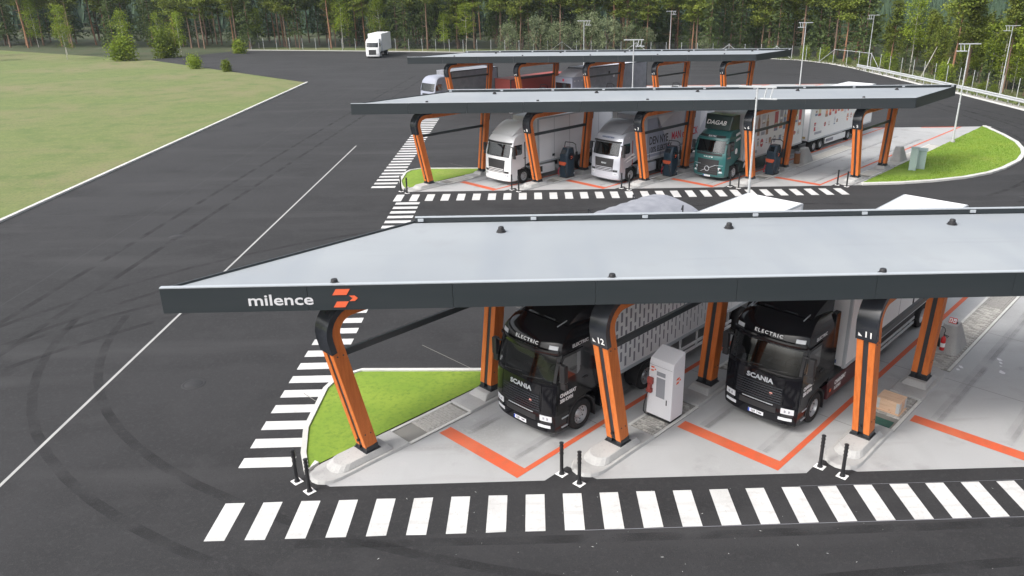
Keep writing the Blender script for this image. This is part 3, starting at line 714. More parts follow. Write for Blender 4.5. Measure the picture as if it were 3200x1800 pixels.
def fender(parent, y, m, r=.62, a0=-8, a1=188, w0=.80, w1=1.262):
    for sd in (-1, 1):
        mb = MB(); n = 12
        P = [Vector((y+r*math.cos(R(a0+(a1-a0)*i/n)), .5+r*math.sin(R(a0+(a1-a0)*i/n)))) for i in range(n+1)]; N = normals2(P)
        sweep(mb, P, N, -.02, .03, min(sd*w0, sd*w1), max(sd*w0, sd*w1)); fixnorm(mb.build('fender', m, parent))
def side_poly(mb, poly, x, t):
    """plate on a flank: poly of (y, z), from plane x outward by t"""
    n = len(poly); v = [(x, y, z) for y, z in poly]+[(x+t, y, z) for y, z in poly]
    mb.add(v, [tuple(range(n)), tuple(range(2*n-1, n-1, -1))]+[(i, n+i, n+(i+1) % n, (i+1) % n) for i in range(n)])
def cab_sides(c, cab, paint, glass_poly, door_poly, hz=1.75, hy=1.55, handle=BLACKP):
    for sd in (-1, 1):
        w_ = c.row(1.9)[1]
        mb = MB(); side_poly(mb, door_poly, sd*(w_-.004), sd*.010); fixnorm(mb.build('door', paint, cab))
        mb = MB(); side_poly(mb, glass_poly, sd*(w_-.002), sd*.016); fixnorm(mb.build('side_window', GLASSD, cab))
        mb = MB(); mb.box(min(sd*w_, sd*(w_+.035)), max(sd*w_, sd*(w_+.035)), hy-.12, hy+.12, hz-.025, hz+.025); mb.build('door_handle', handle, cab, .01)
def mirrors(c, cab, m=BLACKP, z=2.45, back=WHT):
    for sd in (-1, 1):
        w_ = c.row(z)[1]; x = sd*(w_+.20)
        mb = MB(); mb.box(min(x-.10, x+.10), max(x-.10, x+.10), .30, .47, z-.34, z+.22); mb.box(x-.10, x+.10, .34, .46, z-.58, z-.37)
        mb.box(min(sd*(w_-.1), x), max(sd*(w_-.1), x), .36, .42, z+.16, z+.22); mb.box(min(sd*(w_-.1), x), max(sd*(w_-.1), x), .36, .42, z-.40, z-.35)
        mb.build('mirror', m, cab, .045)
def lamps(c, cab, x0, x1, z0, z1, dark=True):
    for sd in (-1, 1):
        a, b = (x0, x1) if sd > 0 else (-x1, -x0)
        c.patch('headlight', HEADL, cab, a, b, z0, z1, .016, 8, 3)
        for i in range(2):
            xx = sd*(x0+(x1-x0)*(.3+.32*i)); zz = (z0+z1)/2
            mb = MB(); mb.tube((xx, c.y(xx, zz)-.020, zz), (xx, c.y(xx, zz)+.02, zz), .045, n=12); mb.build('lamp_reflector', SCREEN, cab)
def plate(c, cab, txt, z=.52):
    y = c.y(.26, z)-.03
    mb = MB(); mb.box(-.26, .26, y-.012, y, z-.058, z+.058); p = mb.build('number_plate', PLATEM, cab)
    mb = MB(); mb.box(-.26, -.21, y-.014, y-.0121, z-.058, z+.058); mb.build('plate_band', BLUEP, cab)
    lettering(txt, .10, lambda a, b, d: (.02+a, y-.0125-d, z+b), PRK, cab, .002)
def wiper(c, cab, z):
    for x0 in (-.75, .05):
        mb = MB()
        p = [Vector((x0+.75*i/6, 0, z+.10*i/6)) for i in range(7)]
        for q in p: q.y = c.y(q.x, q.z)-.035
        mb.path(p, .011, 5); mb.build('wiper', BLACKP, cab)
def chassis(parent, y0, y1, z0=.55, z1=1.0):
    mb = MB()
    for sd in (-1, 1): mb.box(min(sd*.38, sd*.46), max(sd*.38, sd*.46), y0, y1, z0, z1)
    for i in range(int((y1-y0)/1.5)): mb.box(-.38, .38, y0+.6+1.5*i, y0+.72+1.5*i, z0+.08, z1-.08)
    mb.box(-.42, .42, y0, y0+.9, .42, .8)
    return mb.build('chassis', CHASS, parent)
def cargo(parent, y0, y1, z0, z1, m, w_=1.275, post=TRIM, doors=True, name='cargo_box', roof=None, ribs=0):
    mb = MB(); mb.box(-w_, w_, y0, y1, z0, z1); b = mb.build(name, m, parent, .03)
    mb = MB()
    for sd in (-1, 1):
        for yy in (y0, y1): mb.box(sd*w_-.045, sd*w_+.045 if False else sd*w_+.02*sd+.045*(sd < 0), 0, 0, 0, 0) if False else None
        for yy, dy in ((y0-.012, .10), (y1+.012-.10, .10)): mb.box(min(sd*(w_-.08), sd*(w_+.014)), max(sd*(w_-.08), sd*(w_+.014)), yy, yy+dy, z0-.03, z1-.02)
        mb.box(min(sd*(w_-.05), sd*(w_+.016)), max(sd*(w_-.05), sd*(w_+.016)), y0+.1, y1-.1, z0-.05, z0+.07)
        mb.box(min(sd*(w_-.05), sd*(w_+.012)), max(sd*(w_-.05), sd*(w_+.012)), y0+.1, y1-.1, z1-.085, z1+.012)
    mb.build('box_rail', post, b, .006)
    mb = MB(); mb.box(-w_+.09, w_-.09, y0+.06, y1-.06, z1, z1+.006); mb.build('roof_sheet', roof or m, b)
    if doors:
        for sd in (-1, 1):
            mb = MB(); mb.box(min(sd*.01, sd*(w_-.09)), max(sd*.01, sd*(w_-.09)), y1, y1+.03, z0+.05, z1-.1); d = mb.build('rear_door', m, b, .008)
            mb = MB()
            for xx in (.3, .85): mb.tube((sd*xx, y1+.05, z0+.1), (sd*xx, y1+.05, z1-.15), .014, n=6)
            mb.build('lock_rod', GALV, b)
    for i in range(ribs):
        yy = y0+(y1-y0)*(i+1)/(ribs+1)
        for sd in (-1, 1):
            mb = MB(); mb.box(min(sd*w_, sd*(w_+.004)), max(sd*w_, sd*(w_+.004)), yy-.012, yy+.012, z0+.08, z1-.09); mb.build('panel_seam', PRD, b)
    return b
def side_guard(parent, y0, y1, z0=.45, z1=.95, m=GALV, x=1.24):
    for sd in (-1, 1):
        mb = MB()
        for zz in (z0, z0+.2): mb.box(min(sd*(x-.03), sd*x), max(sd*(x-.03), sd*x), y0, y1, zz, zz+.12)
        for i in range(4): yy = y0+.2+(y1-y0-.4)*i/3; mb.box(min(sd*(x-.09), sd*(x-.031)), max(sd*(x-.09), sd*(x-.031)), yy-.04, yy+.04, z0, z1+.15)
        mb.build('side_guard', m, parent, .008)
def skirt(parent, y0, y1, z0, z1, m, x=1.25, lower=None):
    for sd in (-1, 1):
        mb = MB(); mb.box(min(sd*(x-.5), sd*x), max(sd*(x-.5), sd*x), y0, y1, z0, z1); mb.build('side_skirt', m, parent, .05)
def mudflap(parent, y):
    for sd in (-1, 1):
        mb = MB(); mb.box(min(sd*.85, sd*1.25), max(sd*.85, sd*1.25), y, y+.02, .22, .85); mb.build('mudflap', BLACKP, parent)
def wall_text(parent, s, size, y, z, m, x=1.275, bold=.006, sx=1., shear=0., align='LEFT', both=True):
    wd = max(q[0] for q in text_mesh(s, size, bold, shear, align, 1.)[0])*sx
    for sd in ((-1, 1) if both else (1,)):
        xx = sd*(x+.005)
        lettering(s, size, lambda a, b, d: (xx+sd*d, y+a if sd > 0 else y+wd-a, z+b), m, parent, bold, shear, align=align, sx=sx)
def decal(parent, rects, m, x=1.275, name='side_print', lift=.005):
    """flat prints on the flank; rects of polygons in (y, z)"""
    for poly in rects:
        for sd in (1,):
            mb = MB(); mb.add([(sd*(x+lift), y, z) for y, z in poly], [tuple(range(len(poly)))]); mb.build(name, m, parent)
def rect(y0, y1, z0, z1, sh=0.): return [(y0, z0), (y1, z0), (y1+sh, z1), (y0+sh, z1)]
def deflector(parent, y0, y1, z0, z1, w0, w1, m, back=None):
    """wind deflector: swept wedge"""
    n = 8; g = [-1,-.9,-.6,0,.6,.9,1]; v = []; f = []; k = len(g); mb = MB()
    for i in range(n+1):
        t = i/n; y = y0+(y1-y0)*(t**.9); z = z0+(z1-z0)*math.sin(t*math.pi/2)**.9; w_ = w0+(w1-w0)*t
        for q in g: v.append((q*w_, y+.12*abs(q)**3, z-.08*abs(q)**3))
        if i:
            for j in range(k-1): f.append(((i-1)*k+j, (i-1)*k+j+1, i*k+j+1, i*k+j))
    mb.add(v, f, 0, True)
    for sd in (0, k-1):
        e = [v[i*k+sd] for i in range(n+1)]; yb = y1+.12
        mb.add(e+[(e[-1][0], yb, e[-1][2]), (e[-1][0]*.98, yb, z0-.1), (e[0][0], e[0][1], z0-.1)], [tuple(range(n+4))])
    return fixnorm(mb.build('roof_deflector', m, parent, sharp=40))
SC_PROF = [(.10,.26,1.16),(.02,.36,1.22),(0,.55,1.24),(0,.95,1.25),(.015,1.03,1.25),(.02,1.25,1.25),(.04,1.60,1.25),(.07,1.86,1.25),(.10,1.95,1.25),(.30,2.72,1.23),(.34,2.82,1.225),(.30,2.90,1.22),(.36,3.10,1.20),(.50,3.32,1.17),(.80,3.52,1.12),(1.15,3.62,1.08),(1.75,3.67,1.05)]
MAN_PROF = [(.10,.28,1.18),(.02,.36,1.24),(0,.52,1.25),(.0,.95,1.25),(.02,1.03,1.25),(.04,1.45,1.25),(.07,1.85,1.25),(.10,1.93,1.25),(.32,2.75,1.23),(.36,2.86,1.22),(.42,3.0,1.21),(.56,3.26,1.18),(.78,3.42,1.13),(1.1,3.5,1.10),(1.7,3.52,1.08)]
VO_PROF = [(.14,.26,1.16),(.04,.36,1.22),(0,.6,1.24),(.02,.95,1.25),(.03,1.03,1.25),(.05,1.45,1.25),(.09,1.86,1.25),(.13,1.96,1.25),(.38,2.74,1.22),(.42,2.84,1.215),(.46,2.98,1.21),(.60,3.12,1.18),(.85,3.34,1.12),(1.15,3.46,1.08),(1.7,3.5,1.05)]
SGLASS = [(.42,2.02),(1.20,2.02),(1.32,2.12),(1.32,2.72),(.62,2.72),(.46,2.5)]
SDOOR = [(.30,1.06),(1.50,1.06),(1.50,2.80),(.55,2.80),(.30,2.2)]

# --- black electric truck, near row
def black_truck(loc, label, full=True, slots=False):
    g = thing('black_truck', label, 'truck', loc, BAY)
    c = Cab(SC_PROF, 2.25, .22, 3.4)
    cab = c.body('cab', BLK, g)
    c.patch('windshield', GLASS, cab, -1.13, 1.13, 1.98, 2.74, .012, 18, 8, .02)
    c.patch('sun_visor', BLK, cab, -1.19, 1.19, 2.80, 2.96, .10, 18, 3)
    c.patch('grille', BLK, cab, -.80, .80, .98, 1.86, .016, 10, 4)
    for z in (1.02, 1.10, 1.18, 1.26, 1.34, 1.42, 1.50): c.patch('grille_slat', NAVYG, cab, -.76, .76, z-.016, z+.016, .034, 10, 1)
    for sd in (-1, 1):
        a, b = sorted((sd*.84, sd*1.16)); c.patch('corner_panel', BLK, cab, a, b, 1.02, 1.84, .02, 6, 3); c.patch('air_intake', CHASS, cab, a*.98, b*.97, .64, .70, .03, 6, 1)
        a, b = sorted((sd*1.12, sd*1.20)); c.patch('pillar_trim', CHASS, cab, a, b, 2.0, 2.74, .010, 2, 5)
        for zz in (.42, .72): mb = MB(); mb.box(min(sd*1.20, sd*1.262), max(sd*1.20, sd*1.262), .50, .80, zz, zz+.04); mb.build('step', TRIM, cab, .006)
        mb = MB(); mb.box(min(sd*1.05, sd*1.235), max(sd*1.05, sd*1.235), 2.26, 2.60, 1.1, 3.4); mb.build('side_fairing', BLK, cab, .03)
    c.patch('chrome_strip', TRIM, cab, -.52, .52, .905, .925, .02, 8, 1)
    c.patch('bumper', BLK, cab, -1.18, 1.18, .36, .64, .02, 16, 3)
    c.patch('bumper_grille', CHASS, cab, -.62, .62, .66, .84, .012, 8, 2)
    for sd in (-1, 1):
        a, b = sorted((sd*.72, sd*1.12)); c.patch('fog_lamp', HEADL, cab, a, b, .50, .60, .028, 6, 2)
        a, b = sorted((sd*.86, sd*1.12)); c.patch('brow_lamp', HEADL, cab, a, b, 2.97, 3.08, .02, 6, 2)
    lamps(c, cab, .78, 1.15, .72, .90)
    cab_sides(c, cab, BLK, SGLASS, SDOOR); mirrors(c, cab, BLACKP, 2.42); wiper(c, cab, 1.97); plate(c, cab, 'GJR 74M', .50)
    c.text('SCANIA', .20, 1.66, TRIM, cab, .007, sx=1.25, off=.022)
    c.text('ELECTRIC', .135, 3.05, PRW, cab, .004, sx=1.25, space=1.35, off=.02)
    mb = MB(); mb.tube((.42, c.y(.42, 1.28)-.03, 1.28), (.42, c.y(.42, 1.28)+.02, 1.28), .05, n=12); mb.build('badge', PRP, cab)
    deflector(cab, .95, 2.15, 3.60, 4.12, .98, 1.12, BLK)
    mb = MB(); mb.box(-.55,.55,.98,1.5,3.585,3.625); mb.build('roof_hatch', NAVYG, cab, .03)
    for sd in (-1, 1): mb = MB(); mb.tube((sd*.86,.75,3.56),(sd*.86,1.9,3.72),.018,n=6); mb.build('roof_bar', TRIM, cab)
    wall_text(cab, 'ELECTRIC', .15, 1.0, 2.95, PRG, 1.224, .004, 1.1, both=full)
    wall_text(cab, 'CHARGEAT', .16, .42, 1.52, PRW, 1.252, .008, .85, both=full); wall_text(cab, '350 KWH', .16, .42, 1.34, PRW, 1.252, .008, .85, both=full)
    axle(g, 1.38); fender(g, 1.38, BLACKP)
    mudflap(g, 2.02)
    return g, cab
g, cab = black_truck(ts(-9.62, 19.33), 'glossy black electric truck with a white cargo box, left of pillar 11')
chassis(g, 1.0, 14.0)
skirt(g, 2.30, 6.2, .36, 1.02, DRED); 
mb = MB(); mb.box(-1.22,1.22,2.30,6.2,1.03,1.10); mb.build('deck_plate', CHASS, g, .01)
for sd in (-1,): pass
wall_text(g, 'CHARGEAT', .20, 2.75, .82, PRW, 1.252, .008, .8); wall_text(g, '16 KWH', .17, 2.75, .62, PRW, 1.252, .006, .8)
mb = MB(); mb.box(1.245,1.262,2.42,2.52,.62,.72); mb.build('side_marker', AMBER, g)
b = cargo(g, 3.30, 14.4, 1.16, 4.35, BOXW, ribs=0)
for yy in (5.6, 7.9, 10.2, 12.4):
    mb = MB(); mb.box(1.275,1.280,yy-.008,yy+.008,1.25,4.25); mb.build('panel_seam', PRD, b)
for yy in (4.4, 9.3, 10.0):
    mb = MB(); mb.box(1.275,1.292,yy,yy+.12,1.55,1.78); mb.build('latch_recess', CHASS, b)
mb = MB(); mb.box(-1.10,-.80,3.278,3.286,1.25,1.42); mb.build('sticker', PRB, b)
mb = MB(); mb.box(.78,1.0,3.278,3.286,1.25,1.38); mb.build('sticker', PRB, b)
skirt(g, 6.4, 9.9, .80, 1.10, CHASS, 1.25); side_guard(g, 6.4, 10.0, .48, .95, GALV)
axle(g, 10.95, .5, True, True); axle(g, 12.25, .5, False)
mudflap(g, 12.9)

# --- truck with the slotted white trailer, in the next bay
g, cab = black_truck(ts(-14.75, 14.15), 'dark truck with a white semitrailer printed with slots, left of pillar 12', True)
chassis(g, 1.0, 5.4); skirt(g, 2.3, 3.3, .36, 1.02, BLK); axle(g, 4.75, .5, True, True); fender(g, 4.75, BLACKP, .60)
b = cargo(g, 2.85, 15.3, 1.22, 4.35, BOXW, name='semitrailer_box')
mb = MB()
yy = 2.98
i = 0
while yy < 10.4:
    w0 = .105*max(.10, 1-(yy-2.98)/7.6)
    zz = 1.38+(.22 if i % 2 else 0)
    while zz < 4.1:
        for sd in (1, -1): mb.add([(sd*1.281, yy, zz), (sd*1.281, yy+w0, zz), (sd*1.281, yy+w0, min(zz+.34, 4.15)), (sd*1.281, yy, min(zz+.34, 4.15))], [(0,1,2,3)])
        zz += .46
    yy += .235; i += 1
mb.build('slot_print', PRD, b, kind='stuff')
side_guard(g, 6.6, 10.2, .45, .95, WHT); 
for sd in (-1, 1): mb = MB(); mb.box(sd*.9-.08, sd*.9+.08, 5.9, 6.06, .12, 1.2); mb.box(sd*.9-.16, sd*.9+.16, 5.84, 6.12, .07, .12); mb.build('landing_leg', GALV, g)
chassis(g, 5.6, 15.0, .75, 1.15)
for y in (11.0, 12.3, 13.6): axle(g, y, .5, False)
mudflap(g, 14.2)

# --- tarpaulin truck left of the near canopy
g = thing('tarpaulin_truck', 'grey tipper truck under a sagging tarpaulin, seen over the nearest roof', 'truck', ts(-18.45, 18.9), BAY)
c = Cab(MAN_PROF, 2.1, .2); cab = c.body('cab', TARP, g); c.patch('windshield', GLASS, cab, -1.1, 1.1, 1.97, 2.74, .012, 14, 5); c.patch('grille', CHASS, cab, -.7,.7,.95,1.7,.014,8,3)
cab_sides(c, cab, TARP, SGLASS, SDOOR); axle(g, 1.4); axle(g, 5.6, .5, True, True); axle(g, 6.9, .5, True, True); chassis(g, 1, 8.2)
mb = MB(); mb.box(-1.3, 1.3, 2.4, 8.3, 1.15, 3.85); b = mb.build('tipper_body', CURTB, g, .03)
n = 24; mb = MB(); v = []; k = 9
for i in range(n+1):
    for j in range(k):
        u = j/(k-1)*2-1; yy = 2.36+5.98*i/n
        v.append((u*1.34, yy, 3.87+.33*(1-abs(u+.25)**1.5*.7)+(.045*math.sin(i*2.1) if u < .1 else .01*math.sin(i))-.05*(abs(u) > .99)))
mb.add(v, [(i*k+j, i*k+j+1, (i+1)*k+j+1, (i+1)*k+j) for i in range(n) for j in range(k-1)], 0, True); 
for sd in (0, k-1): mb.add([v[i*k+sd] for i in range(n+1)]+[(v[(n-i)*k+sd][0], v[(n-i)*k+sd][1], 3.55) for i in range(n+1)], [tuple(range(2*n+2))])
for e in (0, n): mb.add([v[e*k+j] for j in range(k)]+[(v[e*k+k-1-j][0], v[e*k][1], 3.55) for j in range(k)], [tuple(range(2*k))])
fixnorm(mb.build('tarpaulin', TARP, b))
for (sx, yy) in ((-1.3,4.2),(-1.3,7.2),(1.3,7.2),(1.3,5.0)):
    mb = MB(); mb.tube((sx,yy,3.6),(sx,yy,4.28),.03,n=6); mb.tube((sx,yy,4.28),(sx*.9,yy+.1,4.05),.025,n=6); mb.build('tarp_hook', STEELD, b)

# --- middle row: silver truck with printed curtain trailer
def silver_truck(loc, label, paint, deflm, front_txt, badge):
    g = thing('silver_truck' if paint is SILV else 'white_truck', label, 'truck', loc, BAY)
    c = Cab(MAN_PROF, 2.2, .19, 3.6); cab = c.body('cab', paint, g)
    c.patch('windshield', GLASS, cab, -1.12, 1.12, 1.97, 2.76, .012, 16, 7, .02)
    c.patch('sun_visor', CHASS, cab, -1.15, 1.15, 2.80, 2.90, .09, 14, 2)
    c.patch('grille', CHASS, cab, -.74, .74, .86, 1.74, .016, 10, 4, -.10)
    for z in (.92, 1.02, 1.12): c.patch('grille_slat', paint, cab, -.72, .72, z-.018, z+.018, .035, 10, 1)
    c.patch('bumper', paint, cab, -1.2, 1.2, .36, .50, .05, 16, 2)
    lamps(c, cab, .80, 1.16, .62, .80)
    for sd in (-1, 1):
        a, b = sorted((sd*.78, sd*1.12)); c.patch('air_intake', CHASS, cab, a, b, .86, 1.0, .014, 6, 2)
    cab_sides(c, cab, paint, SGLASS, SDOOR); mirrors(c, cab, CHASS, 2.45); wiper(c, cab, 1.96)
    if badge: c.text(badge, .16, 1.40, TRIM, cab, .006, sx=1.2, off=.03); c.text(front_txt, .13, 3.10, PRB, cab, .003, sx=1.15, off=.02)
    mb = MB()
    for (yy, zz) in ((1.05,3.02),(1.28,3.05),(1.50,3.0),(1.08,2.90),(1.30,2.92)): mb.tube((1.19,yy,zz),(1.20,yy,zz),.05,n=10)
    if badge: mb.build('round_print', PRW, cab)
    if badge: decal(cab, [[(.62,1.55),(1.9,1.85),(1.7,1.98),(.9,1.72)], [(.9,1.40),(2.0,1.66),(1.9,1.76),(1.0,1.52)]], PRW, 1.252)
    deflector(cab, .55, 2.15, 3.42, 4.12, 1.0, 1.12, deflm)
    for sd in (-1, 1):
        mb = MB(); mb.tube((sd*.5,.72,3.45),(sd*.5,.98,3.45),.07,n=8); mb.build('roof_horn', TRIM, cab)
    mb = MB(); mb.box(1.242,1.256,1.56,1.64,1.1,2.85); mb.build('door_gap', REDB if badge else CHASS, cab)
    axle(g, 1.45); fender(g, 1.45, CHASS); mudflap(g, 2.1)
    return g, cab, c
g, cab, c = silver_truck(ts(-33.05, 40.2), 'silver truck with a grey lettered curtain trailer between the pillars numbered 7 and 6', SILV, SILVD, '100% ELEKTRISK', 'MAN')
chassis(g, 1.0, 6.0); skirt(g, 2.28, 4.45, .36, 1.0, SILV)
for yy in (2.45, 2.85):
    for zz in (.55, .80): mb = MB(); mb.box(1.25,1.256,yy,yy+.26,zz,zz+.16); mb.build('step', CHASS, g)
axle(g, 5.35, .5, True, True); fender(g, 5.35, CHASS, .60)
b = cargo(g, 3.0, 16.3, 1.20, 4.30, CURT, name='curtain_trailer', post=TRIM)
decal(b, [[(3.2,1.4),(6.2,1.4),(4.4,4.1),(3.2,4.1)], [(7.6,3.0),(9.6,4.15),(7.8,4.15)], [(9.2,1.4),(12.4,1.4),(12.4,3.3)], [(5.6,1.32),(9.0,2.2),(6.6,1.32)], [(12.9,2.0),(15.6,1.4),(15.6,3.6)]], CURTB, lift=.004)
decal(b, [[(4.5,3.3),(6.3,4.15),(4.2,4.15)], [(9.8,2.5),(11.2,4.15),(9.9,4.15)]], PRG, lift=.004)
wall_text(b, 'DEN NYE', .78, 3.45, 2.50, PRK, sx=.70, bold=.016, both=False); wall_text(b, 'MAN eTRUCK', .78, 6.15, 2.50, PRR, sx=.70, bold=.016, both=False)
wall_text(b, '100% ELEKTRISK', .56, 3.45, 1.86, PRK, sx=.70, bold=.012, both=False)
for i in range(10):
    yy = 3.5+1.3*i; mb = MB(); mb.box(1.276,1.286,yy,yy+.05,1.28,1.62); mb.build('buckle_strap', STEELD, b)
mb = MB(); mb.box(1.276,1.284,3.1,16.2,1.60,1.635); mb.build('curtain_hem', PRW, b)
side_guard(g, 7.6, 11.2, .50, .95, GALV); chassis(g, 6.2, 16.0, .75, 1.12)
mb = MB(); mb.tube((.7,6.9,.9),(1.1,6.9,.9),.24,n=12); mb.build('air_tank', GALV, g); mb = MB(); mb.box(-1.0,1.0,6.5,6.62,.3,1.1); mb.build('landing_leg', GALV, g)
for y in (12.3, 13.6, 14.9): axle(g, y, .5)
# --- white rigid truck further left
g, cab, c = silver_truck(ts(-38.3, 35.0), 'white box truck parked left of the silver truck in the middle row', WHT, WHT, '', None)
chassis(g, 1.0, 10.8); skirt(g, 2.3, 4.6, .36, 1.0, WHT)
mb = MB(); mb.box(1.25,1.258,2.5,3.3,.5,.9); mb.build('step', CHASS, g)
b = cargo(g, 2.9, 11.0, 1.18, 4.25, BOXW, ribs=4)
for yy in (4.3, 8.0): mb = MB(); mb.box(1.275,1.29,yy,yy+.25,1.45,1.62); mb.build('latch_recess', CHASS, b)
axle(g, 7.4, .5, True, True); axle(g, 8.7, .5); side_guard(g, 4.8, 6.6)

# --- teal truck with printed box and its trailer
g = thing('teal_truck', 'teal truck with a tall lettered roof deflector and a white box printed with groceries', 'truck', ts(-28.1, 45.5), BAY)
c = Cab(VO_PROF, 2.2, .24, 3.2); cab = c.body('cab', TEAL, g)
c.patch('windshield', GLASS, cab, -1.11, 1.11, 1.98, 2.76, .012, 16, 7, .03)
c.patch('sun_visor', TEAL, cab, -1.17, 1.17, 2.80, 2.94, .10, 14, 3)
c.patch('destination_panel', CHASS, cab, -1.05, .95, 2.965, 3.10, .012, 12, 2)
c.patch('grille', CHASS, cab, -.80, .80, .46, 1.50, .016, 10, 5, -.06)
c.patch('scuttle', CHASS, cab, -1.0, 1.0, 1.78, 1.93, .014, 12, 2)
for z in (.60, .76, .92, 1.08): c.patch('grille_slat', STEELD, cab, -.72, .72, z-.02, z+.02, .03, 10, 1)
c.patch('bumper', TEAL, cab, -1.17, 1.17, .28, .44, .03, 16, 2)
for sd in (-1, 1):
    a, b = sorted((sd*.86, sd*1.12)); c.patch('headlight', HEADL, cab, a, b, .62, .68, .02, 6, 1)
    a, b = sorted((sd*.92, sd*1.10)); c.patch('headlight', HEADL, cab, a, b, .68, .98, .018, 4, 4, .12); c.patch('headlight', CHASS, cab, a*.97, b*.97, .74, .92, .026, 4, 3)
    a, b = sorted((sd*.55, sd*1.13)); c.patch('chrome_strip', TRIM, cab, a, b, 1.13, 1.15, .03, 8, 1)
n = 14; mb = MB(); y_ = c.y(0, .86)-.05
for i in range(n):
    a0, a1 = 2*math.pi*i/n, 2*math.pi*(i+1)/n; mb.tube((.17*math.cos(a0), y_, .86+.17*math.sin(a0)), (.17*math.cos(a1), y_, .86+.17*math.sin(a1)), .024, n=6)
mb.tube((-.5, y_+.01, .62), (-.15, y_, .80), .018, n=6); mb.tube((.15, y_, .93), (.62, y_+.01, 1.14), .018, n=6); mb.build('badge', TRIM, cab)
c.text('VOLVO', .10, 1.66, PRW, cab, .006, sx=1.3, space=2.0, off=.02)
c.text('ELECTRIC', .125, 3.03, PRG, cab, .003, sx=1.15, off=.026)
cab_sides(c, cab, TEAL, SGLASS, SDOOR); mirrors(c, cab, CHASS, 2.42); wiper(c, cab, 1.97); plate(c, cab, 'DAG 01E', .36)
mb = MB(); mb.add([(-1.0,.98,3.40),(1.0,.98,3.40),(1.06,1.22,4.40),(-1.06,1.22,4.40),(-1.06,2.18,3.3),(1.06,2.18,3.3),(1.08,2.18,4.38),(-1.08,2.18,4.38)], [(0,1,2,3),(1,5,6,2),(5,4,7,6),(4,0,3,7),(3,2,6,7),(0,4,5,1)]); fixnorm(mb.build('roof_board', TEALD, cab, .05))
lettering('DAGAB', .40, lambda a, b, z: (-.15+a, .98+(3.86+b-3.40)*.24-.012-z, 3.86+b), PRW, cab, .008, .25, sx=1.15)
mb = MB(); mb.box(-.5,.45,.98,1.28,3.40,3.44); mb.build('roof_hatch', CHASS, cab, .02)
decal(cab, [[(1.45,3.0),(2.05,3.14),(2.05,3.30),(1.45,3.18)], [(1.5,2.62),(2.1,2.76),(2.1,2.92),(1.5,2.80)]], PRG, 1.235, lift=.02)
decal(cab, [[(1.62+.17*math.cos(2*math.pi*i/14), 1.96+.22*math.sin(2*math.pi*i/14)) for i in range(14)]], PRW, 1.252)
wall_text(cab, 'DAGAB', .15, .50, 1.62, PRP, 1.252, .004, .9)
axle(g, 1.45); fender(g, 1.45, CHASS); mudflap(g, 2.05); chassis(g, 1.0, 11.6)
skirt(g, 2.15, 5.9, .38, 1.06, TEALD)
decal(g, [[(2.7,.62),(2.9,.60),(3.05,.9),(2.85,1.0)]], PRG, 1.252)
def groceries(b, y0, y1, seed):
    """tall faded pictures of packages, with a lower row of small ones"""
    q = random.Random(seed); ms = GROC
    def pack(yy, wv, z0, z, m_):
        sh = q.choice('rrbop'); h = z-z0
        if sh == 'o': poly = [(yy+wv/2+wv*.52*math.cos(i*.628), (z+z0)/2+h/2*math.sin(i*.628)) for i in range(10)]
        elif sh == 'b': poly = [(yy,z0),(yy+wv,z0),(yy+wv,z0+h*.65),(yy+wv*.65,z-h*.15),(yy+wv*.65,z),(yy+wv*.35,z),(yy+wv*.35,z-h*.15),(yy,z0+h*.65)]
        elif sh == 'p': poly = [(yy+.05,z0),(yy+wv-.05,z0),(yy+wv,z),(yy,z)]
        else: poly = rect(yy, yy+wv, z0, z)
        decal(b, [poly], m_)
        for k in range(q.choice((1, 2, 2))):
            zc = z0+h*q.uniform(.2, .75); decal(b, [rect(yy+wv*.14, yy+wv*.86, zc-h*.07, zc+h*.06)], q.choice((PRW, GROC[4], GROC[3], GROC[6])), lift=.008+.002*k)
        if sh in 'rp': decal(b, [rect(yy, yy+wv, z0+.01, z0+h*.16)], q.choice(ms), lift=.013)
    yy = y0
    while yy < y1-.6:
        wv = q.uniform(.34, .55)
        if q.random() < .9: pack(yy, wv, q.uniform(2.55, 2.95), q.uniform(3.95, 4.2), q.choice(ms))
        if q.random() < .65: pack(yy+q.uniform(-.05,.1), wv*.8, q.uniform(1.7, 1.95), q.uniform(2.2, 2.45), q.choice(ms))
        yy += wv+q.uniform(.10, .26)
    decal(b, [rect(y0+.2, y0+1.5, 1.42, 1.62)], GROC[4], lift=.006)
b = cargo(g, 2.6, 11.6, 1.12, 4.38, BOXW); groceries(b, 3.0, 11.5, 3)
axle(g, 8.0, .5, True, True); axle(g, 9.35, .5)
side_guard(g, 6.1, 7.2)
t = thing('box_trailer', 'white drawbar trailer printed with groceries, hitched behind the teal truck', 'trailer', ts(-28.1, 45.5), BAY)
b = cargo(t, 12.75, 25.3, 1.02, 4.38, BOXW); groceries(b, 13.5, 24.6, 11)
chassis(t, 12.0, 25.0, .62, 1.0); mb = MB(); mb.box(-.06,.06,11.2,13.2,.55,.68); mb.build('drawbar', CHASS, t)
for y in (13.95, 15.15, 20.6, 22.5): axle(t, y, .46)
for y in (14.55, 21.5): fender(t, y-.6, CHASS, .56); fender(t, y+.6, CHASS, .56)
for sd in (-1, 1):
    mb = MB(); mb.box(min(sd*1.21, sd*1.25), max(sd*1.21, sd*1.25), 15.95, 19.95, .36, .86); mb.build('side_skirt', WHT, t, .01)
    mb = MB(); mb.box(min(sd*1.251, sd*1.256), max(sd*1.251, sd*1.256), 16.1, 17.5, .50, .74); mb.build('skirt_print', PRD, t)
mb = MB(); mb.box(.75,1.0,12.736,12.744,1.2,1.36); mb.build('sticker', PRY, b)

